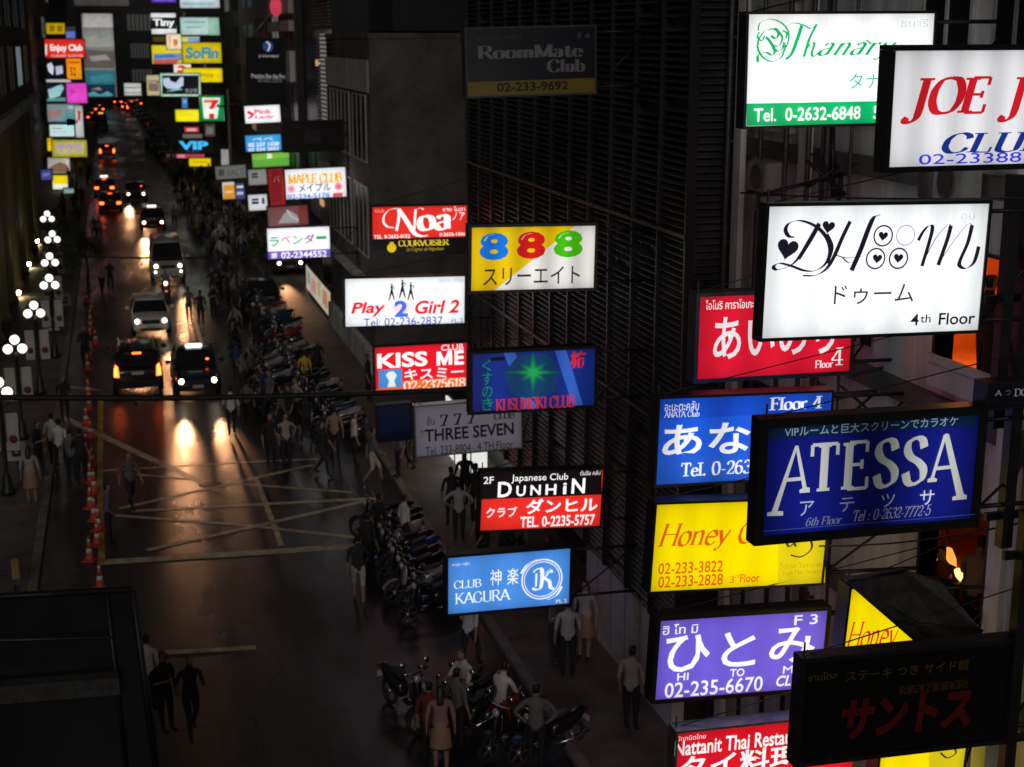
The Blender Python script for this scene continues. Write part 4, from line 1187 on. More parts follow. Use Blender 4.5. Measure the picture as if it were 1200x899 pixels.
sign('red lightbox with bold white capitals, an orange strip and a small blue picture', 45, [(439.3, 407.5), (547.5, 401), (548, 454.5), (440, 461.2)], (228, 24, 40), [
    ('p', [(440, 456), (472, 454), (472, 446.5), (548, 442), (548, 454.5), (440, 461.2)], (240, 110, 30)), ('p', [(443.7, 433.8), (471, 432.2), (471.4, 453.5), (443.9, 455)], (70, 140, 205)), ('p', [(455, 436), (461, 435), (465, 440), (462, 446), (464, 453), (454, 454), (456, 446), (452, 440)], (225, 230, 232)),
    ('t', 'CLUB', (517, 403.5, 543, 410.5), WH, {'b': .01}), ('t', 'KISS', (442, 413, 501, 430.5), WH, {'b': .03}), ('p', [(511.5, 412.3), (516, 412), (520.5, 421.5), (525, 411.3), (529.5, 411), (529.7, 427.2), (525.8, 427.5), (525.6, 418.5), (522, 427.7), (519.2, 427.9), (515.4, 419), (515.6, 428.3), (511.7, 428.6)], WH), ('t', 'E', (532.5, 410.6, 543.5, 427.2), WH, {'b': .03}), ('t', 'キスミー', (474, 431, 543.5, 443.5), WH, {'b': .01}), ('s', '02-2375618', (473, 444.5, 545.5, 456), (255, 235, 225), {'thick': .18, 'thin': .08, 'serif': .05})], lit=1.05)
sign('dim lavender grey sign with dark capitals and three sevens', 38, [(486.5, 477), (611, 467), (611, 524.5), (487.5, 535.5)], (176, 172, 186), [
    ('s', '7 7 7', (515.6, 484.5, 557, 498), (20, 18, 24), {'thick': .2, 'thin': .09}), ('s', 'CLUB', (578.6, 483, 603, 491), (20, 18, 24), {'thick': .2}), ('t', 'THREE SEVEN', (498, 499, 602.5, 513.5), (20, 18, 24), {'b': .02}), ('t', 'Tel. 233-8804 , 4 TH.Floor', (499, 519.5, 602, 531), (36, 32, 44)), ('t', 'ชั้น', (500, 488, 509, 498), (20, 18, 24)), ('t', 'ク', (492, 503, 497, 513), (40, 36, 44))], lit=.17, trim=ALU)
sign('faintly glowing deep blue panel left of the lavender grey sign', 40, [(443, 476), (482, 473), (482, 514), (443, 518)], (22, 34, 74), [('p', [(443, 508), (482, 505), (482, 514), (443, 518)], (16, 24, 56))], lit=.06, bracket=None, power=.12)  # no lit box here; a faint glow is put into the panel's colour
# fourth row
MY = (250, 178, 20)
sign('white lightbox with orange capitals and two pink flowers', 66, [(335, 795), (622, 783), (622, 921), (340, 937)], (244, 246, 252), [
    ('s', 'MAPLE CLUB', (350, 812, 605, 860), MY, {'thick': .26, 'thin': .12, 'serif': .06}), ('t', 'メイプル', (400, 858, 550, 898), (50, 40, 40), {'b': .012}), ('disc', 366, 886, 20, (248, 180, 190)), ('disc', 586, 874, 20, (246, 150, 165)), ('disc', 366, 886, 8, (236, 110, 130)), ('disc', 586, 874, 8, (228, 80, 100)), ('p', [(560, 905), (605, 902), (605, 921), (560, 924)], (226, 90, 90)), ('t', '02-234-5178', (348, 907, 545, 932), (80, 130, 220), {'b': .02})], lit=1.0, zoom=Z1)
sign('dim crimson panel left of the orange capitals sign', 66.5, [(315, 198), (333, 197), (333, 240), (315, 242)], (190, 40, 40), [('p', [(318, 200), (330, 199), (330, 236), (318, 238)], (160, 30, 34)), ('t', 'バ', (320, 206, 328, 214), (225, 150, 130))], lit=.4, bracket=None)
sign('dim pink picture panel between two white signs', 66.8, [(314, 243), (361, 240), (361, 263), (314, 266)], (140, 82, 86), [('p', [(326, 262), (333, 250), (340, 247), (348, 252), (352, 261)], (190, 180, 182)), ('p', [(350, 241), (361, 240), (361, 263), (350, 264)], (140, 50, 40)), ('k', [(336, 246), (342, 254), (350, 258)], 3, (220, 212, 212))], lit=.45, bracket=None)
sign('white lightbox with green and purple katakana above a violet strip', 64, [(250, 270), (545, 262), (548, 402), (257, 418)], (248, 252, 254), [
    ('p', [(256, 380), (548, 366), (548, 402), (257, 418)], (118, 92, 196)), ('t', 'ラ', (265, 312, 308, 356), (40, 165, 110), {'b': .02}), ('t', 'ベ', (316, 306, 360, 340), (205, 110, 140), {'b': .02}), ('t', 'ン', (372, 304, 418, 344), (40, 165, 110), {'b': .02}), ('t', 'ダ', (426, 298, 476, 340), (140, 70, 150), {'b': .02}), ('t', 'ー', (482, 306, 530, 322), (40, 165, 110), {'b': .02}),
    ('t', '02-2344552', (318, 378, 532, 408), WH, {'b': .02}), ('p', [(272, 388), (298, 386), (298, 410), (272, 412)], (235, 230, 250))], lit=1.1, zoom=Z3)
sign('unlit black sign with a faint grey emblem', 66, [(332, 143), (401, 141), (402, 176), (332, 178.5)], (12, 18, 18), [('p', [(357, 153), (375, 152), (376, 167), (357, 168)], (58, 58, 62)), ('p', [(364, 152), (368, 156), (364, 160)], (24, 26, 28))], lit=0, bracket='right')
sign('small white lightbox with pink lettering in the fourth row', 88, [(286.5, 124.5), (328, 122.5), (329, 143), (287, 145)], (250, 248, 252), [('t', 'Pink', (298, 128, 318, 133.5), (228, 70, 110), {'b': .03}), ('t', 'Lady', (298, 135, 322, 140), (228, 70, 110), {'b': .03, 'sh': .2}), ('k', [(290, 131), (296, 135), (291, 139)], 5, (225, 40, 90), {'thin': .5})], lit=1.05)
sign('small bright blue lightbox with white phone numbers', 88, [(287.5, 159), (329, 157), (330, 176), (288, 178)], (60, 158, 226), [('t', 'ペペ', (296, 161, 320, 165), WH), ('t', '02 237 1528', (291, 167, 327, 171.5), WH, {'b': .02}), ('t', '02 234 2852', (291, 173, 327, 177), WH, {'b': .02})], lit=1.0)
sign('pale green lightbox with a white bottle picture below the blue phone sign', 89, [(295, 180), (340, 178), (340, 194), (296, 197)], (128, 196, 74), [('p', [(296, 188), (340, 184), (340, 194), (296, 197)], (96, 172, 60)), ('p', [(313, 180), (318, 180), (319, 185), (313, 186)], (235, 245, 225))], lit=.9)
sign('dim grey white panel with worn lettering in the far right row', 92, [(252, 195), (288, 193), (288.5, 208), (253, 211)], (150, 152, 150), [('t', 'SALT', (266, 198, 286, 206), (90, 92, 92)), ('p', [(256, 199), (263, 198.5), (263, 206), (256, 206.5)], (96, 98, 98))], lit=.35, bracket=None)
sign('square pale grey panel above the white square panel', 88, [(291, 199), (313, 198), (313.5, 216), (291, 217.5)], (176, 178, 176), [('p', [(295, 203), (302, 202.5), (302, 205), (295, 205.5)], (60, 60, 60)), ('p', [(295, 206.5), (302, 206), (302, 208.5), (295, 209)], (60, 60, 60))], lit=.45, bracket=None)
sign('square white panel with small dark print at the pavement edge', 86, [(291, 228.5), (313, 227.5), (313.5, 246), (291, 247.5)], (222, 226, 230), [('p', [(295, 233), (303, 232.5), (303, 235), (295, 235.5)], (40, 44, 60)), ('p', [(295, 236.5), (303, 236), (303, 239), (295, 239.5)], (40, 44, 60)), ('t', '1', (307, 232, 310, 239), (50, 54, 70))], lit=.8, bracket=None)
sign('small orange and white panel above the crowded pavement', 92, [(260.5, 213.5), (275, 213), (275.5, 233), (261, 234)], (232, 226, 210), [('p', [(262, 217), (275, 216.5), (275.5, 233), (262, 234)], (238, 160, 50)), ('p', [(264, 224), (273, 223.6), (273, 226), (264, 226.4)], (250, 220, 150))], lit=.75, bracket=None)
sign('small blue and white panel beside the orange one', 91, [(276, 215), (286.5, 214), (286.5, 233), (276.5, 234)], (70, 84, 150), [('p', [(277.5, 218), (285, 217.5), (285, 220), (277.5, 220.5)], WH), ('p', [(277.5, 225), (285, 224.5), (285, 228), (277.5, 228.5)], (210, 216, 235))], lit=.6, bracket=None)
t = sign('tall black sign with a round blue emblem and pale glowing small print', 86, [(290, 44), (334, 46), (335, 122), (288, 122)], (8, 9, 11), [('disc', 314, 54.5, 7, (36, 66, 130), .7), ('k', [(312, 49), (316, 53), (314, 60)], 2.4, (220, 225, 235), {'thin': .6, 's': .7}), ('t', 'JJ GOLF BEAT', (303, 64.5, 327, 68), (190, 190, 190), {'b': .02}), ('t', 'Practice like the Pro', (294.5, 86.5, 334, 92), (170, 170, 170), {'b': .02}), ('t', '02 652 5373', (302, 92.5, 330, 96.5), (130, 130, 130))], lit=.0, ink=.5)  # dark face; a glow is put into the emblem and print colours
# low lit panel set along the wall
t = thing('wall_panel_sign', 'long low lit panel on the pavement wall left of the dancing figures sign', 'sign')
P0, P1, P2, P3 = WX(359, 315, 9.15), WX(387, 342, 9.15), WX(387, 372, 9.15), WX(360, 338, 9.15)
PANELM = glow_mat('wallpanel', (238, 226, 200), .5, uneven=.4)
MB().box(9.13, 9.15, P1.y, P0.y, P2.z, P1.z, PANELM).build('face', t)
cs = MB()
for za, zb in ((P1.z, P1.z + .06), (P2.z - .06, P2.z)):
    cs.box(9.11, 9.25, P1.y - .05, P0.y + .05, za + .001, zb - .001, STEEL)
cs.box(9.151, 9.24, P1.y, P0.y, P2.z, P1.z, STEEL)
cs.build('case', t)
pr = MB()
for i, (c_, a, b, z0, z1) in enumerate((((225, 150, 120), .1, .3, .2, .8), ((180, 200, 150), .38, .5, .3, .9), ((235, 170, 160), .55, .78, .15, .7), ((150, 170, 190), .82, .92, .3, .8))):
    L, Hh = P0.y - P1.y, P1.z - P2.z
    pr.quad((9.126, P1.y + a * L, P2.z + z0 * Hh), (9.126, P1.y + b * L, P2.z + z0 * Hh), (9.126, P1.y + b * L, P2.z + z1 * Hh), (9.126, P1.y + a * L, P2.z + z1 * Hh), glow_mat('wp%d' % i, c_, .5, uneven=.3, sample=False))
pr.build('print', t)
MB().box(9.155, 9.26, P1.y + .2, P1.y + .35, .13, P2.z - .07, STEEL).box(9.155, 9.26, P0.y - .35, P0.y - .2, .13, P2.z - .07, STEEL).build('post', t)

# far right column (about 120 to 190 m away)
def far(lab, Y, x0, y0, x1, y1, c, items=(), lit=.85, br='right', **k):
    return sign(lab, Y, [(x0, y0), (x1, y0), (x1, y1), (x0, y1)], c, items, lit=lit, border=.06, depth=.4, bracket=br, uneven=.35, **k)
far('purple strip sign cut by the top edge of the far right column', 170, 177, -12, 206, 3, (96, 60, 190), [('p', [(180, -4), (203, -4), (203, 0), (180, 0)], (160, 120, 230))])
far('pale blue white panel at the very top of the far right column', 165, 210.5, -14, 257, 9.5, (202, 218, 224), [('p', [(214, 3), (252, 3), (252, 6), (214, 6)], (150, 190, 200))], .85)
far('black and white lightbox with bold white lettering in the far right column', 170, 177, 15.5, 206.5, 40, (232, 236, 236), [('p', [(177, 20.5), (206.5, 20.5), (206.5, 34), (177, 34)], (10, 14, 16)), ('t', 'Tiny', (179.5, 22, 204.5, 33), WH, {'b': .03})], .95)
far('pale aqua lightbox with a greener right panel in the far right column', 165, 211.5, 20.5, 257, 41.5, (184, 214, 212), [('p', [(244, 20.5), (257, 20.5), (257, 41.5), (244, 41.5)], (150, 196, 172)), ('p', [(215, 25), (240, 25), (240, 27), (215, 27)], (120, 170, 180)), ('p', [(218, 31), (236, 31), (236, 33), (218, 33)], (140, 180, 190))], .85)
far('small cream and orange panel between the far yellow signs', 160, 195, 40, 212.5, 58, (244, 224, 196), [('p', [(203, 46), (208, 46), (208, 54), (203, 54)], (220, 130, 80)), ('p', [(198, 42), (200, 42), (200, 56), (198, 56)], (240, 170, 110))], .95)
far('narrow yellow and blue strip in the far right column', 168, 213, 43, 234, 51, (226, 216, 120), [('p', [(220, 44), (234, 44), (234, 50), (220, 50)], (130, 170, 220))], .8)
far('dark gold strip left of the cream panel', 172, 179, 43, 194, 49, (90, 70, 14), [], .5)
far('yellow lightbox over a blue and red landscape picture', 170, 178, 53, 213, 75, (236, 216, 30), [('p', [(180, 63), (212, 62), (213, 71), (180, 71)], (110, 150, 200)), ('p', [(180, 70), (212, 69), (206, 75), (180, 75)], (210, 90, 80)), ('p', [(181, 66), (200, 64), (210, 67), (182, 68)], (70, 110, 170))], .85)
far('yellow lightbox with blue rounded lettering in the far right column', 160, 214, 50, 259.5, 74, (222, 196, 14), [('t', 'SoFin', (217, 55, 256, 69), (70, 150, 160), {'b': .05, 'sh': .1})], .85)
far('white panel with a red disc in the far right column', 163, 203.5, 75, 224, 86, (240, 226, 220), [('disc', 213, 82, 6, (222, 60, 44)), ('p', [(207, 80), (219, 80), (219, 82), (207, 82)], (250, 240, 235))], .9)
far('plain golden yellow lightbox with faint print in the far right column', 160, 214.5, 80, 260.5, 96.5, (240, 212, 6), [('t', 'スナック 02-234-1101', (219, 86, 256, 91), (206, 176, 20))], .95)
far('brown and cream menu panel beside the whale sign', 158, 172, 88, 187, 112, (214, 200, 150), [('p', [(174, 94), (186, 94), (186, 107), (174, 107)], (134, 110, 104)), ('t', 'TMC', (174, 95, 185, 99), (230, 220, 200))], .7)
far('black lightbox with a white whale shape and green rim', 156, 188, 86, 235, 113, (196, 236, 212), [('p', [(190, 88.5), (233, 88.5), (233, 110.5), (190, 110.5)], (10, 18, 22)), ('p', [(191, 92), (198, 91), (200, 95), (206, 97), (212, 90), (215, 91), (215, 100), (209, 104), (196, 104), (191, 99)], (196, 206, 236)), ('p', [(194, 108), (206, 103), (215, 105), (200, 107)], (130, 200, 190)), ('t', 'クジラ', (217, 104, 231, 109), (200, 220, 220))], .9)
far('plain yellow lightbox left of the convenience store sign', 150, 205.5, 128.5, 233, 142.5, (246, 228, 10), [('p', [(210, 133), (228, 133), (228, 136), (210, 136)], (240, 215, 60))], 1.0)
far('white square convenience store sign with green edge and a red and orange seven', 148, 234, 112, 262.5, 142, (238, 242, 236), [('p', [(234, 112), (262.5, 112), (262.5, 114.5), (234, 114.5)], (20, 140, 70)), ('p', [(258.5, 112), (262.5, 112), (262.5, 142), (254, 142)], (20, 140, 70)), ('p', [(234, 139), (256, 139), (256, 142), (234, 142)], (20, 140, 70)), ('p', [(234, 114), (236.5, 114), (239, 139), (234, 139)], (20, 140, 70)),
    ('p', [(239, 117), (256, 117), (256, 120.5), (239, 120.5)], (236, 110, 40)), ('p', [(250, 117), (256, 117), (250, 128), (244.5, 128)], (220, 40, 30)), ('p', [(245, 133), (251, 133), (251, 139), (245, 139)], (220, 40, 30))], 1.0)
far('small blue pennant sign above the yellow lightbox', 152, 213, 114, 220, 127, (70, 120, 200), [('p', [(214.5, 117), (218.5, 117), (218.5, 121), (214.5, 121)], (150, 190, 230))], .7, br=None)
far('narrow red and white strip above the blue lettered sign', 150, 216, 149, 233, 155, (214, 70, 80), [('p', [(219, 150.5), (230, 150.5), (230, 153.5), (219, 153.5)], (240, 180, 180))], .8)
far('dim white strip over the blue lettered sign', 150, 214, 157, 237, 162, (150, 146, 140), [], .4, br=None)
far('black lightbox with bright blue capitals in the far right column', 146, 208, 164, 250, 180, (8, 12, 18), [('t', 'VIP', (209.5, 165.5, 244, 175.5), (70, 190, 250), {'b': .05}), ('t', 'クラブ', (219, 176.2, 233, 179), (60, 90, 180))], 1.0)
far('crimson strip under the blue lettered sign', 146, 206, 180.5, 240, 185.5, (206, 70, 90), [('p', [(208, 181), (217, 181), (217, 185), (208, 185)], (240, 150, 170))], .7)
far('small plain yellow box sign low in the far right column', 140, 221.5, 185.5, 247, 195, (246, 214, 10), [('p', [(226, 189), (243, 189), (243, 191.5), (226, 191.5)], (226, 180, 20))], .9)
far('dark red strip low beside the far right pavement', 142, 240, 146, 252, 160, (120, 100, 90), [('p', [(242, 149), (250, 149), (250, 157), (242, 157)], (160, 160, 156))], .4, br=None)
far('narrow white upright panel under the convenience store sign', 138, 259, 175, 269, 194, (196, 196, 192), [], .5, br=None)
# far left column
far('dark yellow lightbox at the top of the far left column', 150, 54, 27, 76, 40, (206, 178, 20), [('p', [(58, 30), (64, 30), (64, 37), (58, 37)], (150, 124, 14)), ('p', [(67, 30), (73, 30), (73, 37), (67, 37)], (150, 124, 14))], .7, br='left')
far('small blue and grey panel beside the top yellow sign', 152, 77, 31, 89, 45, (50, 54, 70), [('p', [(77, 37), (88, 37), (88, 45), (77, 45)], (92, 120, 210))], .8, br=None)
far('red lightbox with white script lettering in the far left column', 148, 52.5, 46, 99.5, 68, (226, 44, 34), [('t', 'Enjoy Club', (59, 52, 97, 62), WH, {'b': .03}), ('t', '02-236-4445  02-234-9938', (60, 64, 97, 67), (255, 220, 210)), ('p', [(53, 52), (55, 52), (55, 65), (53, 65)], (250, 240, 235))], .95, br='left')
far('black panel with white dancing figures in the far left column', 149, 53, 70, 76.5, 92, (12, 14, 22), [('p', [(55, 76), (60, 73), (63, 79), (62, 88), (57, 84)], (214, 216, 235)), ('p', [(65, 78), (73, 77), (74, 86), (66, 88)], (190, 190, 220))], .9, br='left')
far('orange lightbox with dark print beside the dancing figures panel', 150, 78, 68, 95.5, 93, (242, 150, 20), [('p', [(80, 72), (93, 72), (93, 74.5), (80, 74.5)], (190, 90, 10)), ('t', '52', (82, 79, 89, 89), (90, 40, 10), {'b': .02})], .95, br=None)
far('thin white strip sign in the far left column', 151, 54, 93, 83, 96.5, (220, 224, 226), [], .6, br='left')
far('black panel with pale teal figures in the far left column', 149, 54, 97.5, 77, 119, (18, 32, 36), [('p', [(56, 105), (64, 102), (72, 99), (75, 103), (70, 113), (58, 116)], (160, 206, 210)), ('p', [(55, 115.5), (77, 114.5), (77, 119), (55, 119)], (90, 160, 150))], .85, br='left')
far('magenta lightbox with dark thin lettering in the far left column', 147, 78, 97.5, 102, 121, (232, 72, 200), [('t', 'ド', (83, 103, 88, 113), (130, 30, 110)), ('t', 'ラミ', (89, 101, 98, 106), (170, 40, 140))], .95, br=None)
far('dim pinkish white panel with faint lines in the far left column', 149, 55.5, 122, 94, 143, (176, 172, 172), [('p', [(57, 130), (72, 129), (72, 137), (57, 138)], (206, 140, 136)), ('p', [(80, 124), (92, 124), (92, 128), (80, 128)], (226, 226, 226))], .6, br='left')
far('white upright panel with red marks beside the pinkish panel', 147, 88, 124, 97.5, 161, (208, 210, 212), [('p', [(91, 130), (95, 130), (94, 141), (91, 141)], (216, 70, 60)), ('p', [(80, 141), (91, 141), (91, 145), (80, 145)], (200, 60, 60))], .75, br=None)
far('bright white panel above the yellow framed sign', 149, 58, 146, 87, 160, (238, 240, 242), [('p', [(61, 150), (74, 150), (74, 151.5), (61, 151.5)], (150, 160, 170)), ('p', [(61, 154), (80, 154), (80, 155.5), (61, 155.5)], (170, 175, 180))], .85, br='left')
far('mustard yellow framed sign with pale violet lettering', 144, 61, 164, 102, 184, (196, 188, 60), [('p', [(65, 167), (98, 167), (98, 180), (65, 180)], (206, 198, 130)), ('t', 'サクラ', (66, 168, 96, 179), (196, 160, 206), {'b': .04})], .75, br='left')
far('narrow amber panel left of the mustard sign', 145, 55.5, 162, 62, 177, (240, 190, 10), [], .9, br=None)
far('white and brown picture panel under the mustard sign', 142, 56, 185, 82, 203, (206, 196, 184), [('p', [(58, 196), (70, 190), (80, 194), (80, 202), (58, 202)], (150, 110, 84)), ('p', [(74, 186), (81, 186), (80, 196)], (236, 230, 228))], .65, br='left')
far('yellow over white small lightbox at the left pavement', 132, 61.5, 205.5, 79.5, 222, (236, 240, 214), [('p', [(62, 205.5), (79.5, 205.5), (79.5, 216), (62, 216)], (246, 220, 20))], .95, br=None)
far('pale teal panel at the bottom of the far left column', 130, 75, 221, 87, 240, (170, 210, 204), [('p', [(79, 230), (83, 230), (83, 240), (79, 240)], (226, 90, 80))], .55, br=None)
far('small violet blue panel beside the left street lamps', 126, 48, 199, 61, 211, (90, 96, 190), [('p', [(50, 203), (58, 202), (58, 206), (50, 207)], (140, 150, 220))], .5, br=None)
# billboard on the closing building
sign('tall grey and teal picture billboard at the far end of the street', 292, [(97, 16), (133.5, 16), (135.5, 114), (99, 114)], (150, 148, 146), [
    ('p', [(97, 16), (133.5, 16), (133.6, 32), (97.3, 32)], (214, 208, 206)), ('p', [(97.3, 40), (105, 36), (115, 39), (133, 34), (134, 48), (97.6, 48)], (150, 166, 160)), ('p', [(99, 44), (110, 42), (118, 46), (130, 40), (134, 46), (134, 55), (98, 55)], (176, 176, 166)), ('p', [(98, 58), (134, 60), (134.5, 80), (98.3, 80)], (112, 102, 98)), ('p', [(104, 66), (124, 64), (130, 70), (108, 72)], (176, 168, 160)),
    ('p', [(98.3, 82), (135, 82), (135.3, 99), (98.7, 99)], (58, 128, 140)), ('p', [(104, 90), (130, 86), (134, 95), (108, 97)], (70, 150, 165)), ('p', [(98.7, 99), (135.3, 99), (135.5, 114), (99, 114)], (20, 60, 80)), ('p', [(102, 110), (110, 107), (117, 111), (126, 107), (133, 111), (130, 113), (104, 113)], (110, 200, 215)), ('p', [(106, 105), (116, 102), (120, 106)], (190, 150, 150))], lit=.62, bracket=None, border=.3, depth=.6, uneven=.3, name='billboard', cat='billboard')
far('stacked white light panels at the far end of the road', 285, 145.5, 97.5, 165.5, 112, (206, 206, 200), [('p', [(145.5, 102), (165.5, 102), (165.5, 103.2), (145.5, 103.2)], (120, 120, 116)), ('p', [(145.5, 108), (165.5, 108), (165.5, 109), (145.5, 109)], (120, 120, 116))], .85, br=None)
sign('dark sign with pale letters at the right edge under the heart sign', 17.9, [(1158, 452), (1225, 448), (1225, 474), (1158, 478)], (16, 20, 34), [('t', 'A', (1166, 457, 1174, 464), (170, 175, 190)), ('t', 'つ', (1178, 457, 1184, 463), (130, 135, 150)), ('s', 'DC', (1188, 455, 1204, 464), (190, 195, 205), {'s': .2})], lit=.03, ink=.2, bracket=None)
# big dark billboard frame at the lower left, seen from behind
t = thing('billboard_back', 'large black steel framed board at the lower left corner', 'billboard')
Yb = 20.0
P = [W(-70, 702, Yb), W(155, 690, Yb), W(186, 925, Yb), W(-70, 940, Yb)]
def lerp(a, b, s):
    return a + (b - a) * s
fr = MB()
BOARD = mat('black_board_panel', (.012, .012, .013), .3, .0, noise=.3, nscale=2)
dv = Vector((0, .12, 0))
fr.add(P + [p_ + dv for p_ in P], [(0, 1, 2, 3), (7, 6, 5, 4), (0, 4, 5, 1), (1, 5, 6, 2), (2, 6, 7, 3), (3, 7, 4, 0)], BOARD)
fr.build('board', t)
fr = MB()
up = Vector((0, -.03, 0))
for a, b, r in ((P[0], P[1], .05), (P[1], P[2], .05), (lerp(P[0], P[1], .86), lerp(P[3], P[2], .86), .035)):
    fr.tube([a + up, b + up], r, STEEL, 8)
fr.build('frame', t)
cb = MB()
a, b = W(-60, 816, Yb - .2), W(140, 800, Yb - .2)
cb.obox((a + b) / 2, (b - a) / 2, (0, .12, 0), (0, 0, .13), STEEL2)
cb.build('crossbar', t)
a, b = W(-60, 752, Yb - .1), W(132, 747, Yb - .1)
MB().tube([a, b], .02, STEEL2, 6).build('rail', t)
MB().tube([W(20, 905, Yb + .3), (W(20, 905, Yb + .3).x, Yb + .3, 0)], .12, STEEL, 8).tube([W(120, 905, Yb + .3), (W(120, 905, Yb + .3).x, Yb + .3, 0)], .12, STEEL, 8).build('post', t)
# ------------------------------------------------------------------ vehicles
TYRE = mat('tyre_rubber', (.02, .02, .02), .8)
RIM = mat('alloy_rim', (.4, .4, .4), .35, .8)
PLASTIC = mat('black_plastic', (.02, .02, .021), .5)
CHROME = mat('chrome_trim', (.6, .6, .6), .15, 1.0)
HEADL = mat('headlight_on', (.8, .8, .75), .1, emit=(1, .9, .66), es=9)
HEADOFF = mat('headlight_off', (.5, .5, .5), .08, .2)
TAILON = mat('tail_light_on', (.6, .05, .02), .2, emit=(1, .10, .02), es=7)
TAILHOT = mat('tail_light_core', (.6, .2, .02), .2, emit=(1, .2, .03), es=7)
TAILOFF = mat('tail_light_off', (.18, .01, .01), .15)
PLATE = mat('licence_plate', (.5, .5, .48), .5)
ROOFSIGN = mat('taxi_roof_sign_lit', (.8, .8, .8), .4, emit=(1, .98, .92), es=1.4)
REDLED = mat('red_windscreen_light', (.5, .03, .02), .3, emit=(1, .09, .04), es=6)
CARGLASS = mat('car_window_glass', (.01, .012, .014), .05, spec=.7)

def paint(name, c):
    return mat(name, c, .28, .25, coat=.6, noise=.08, nscale=1.5)

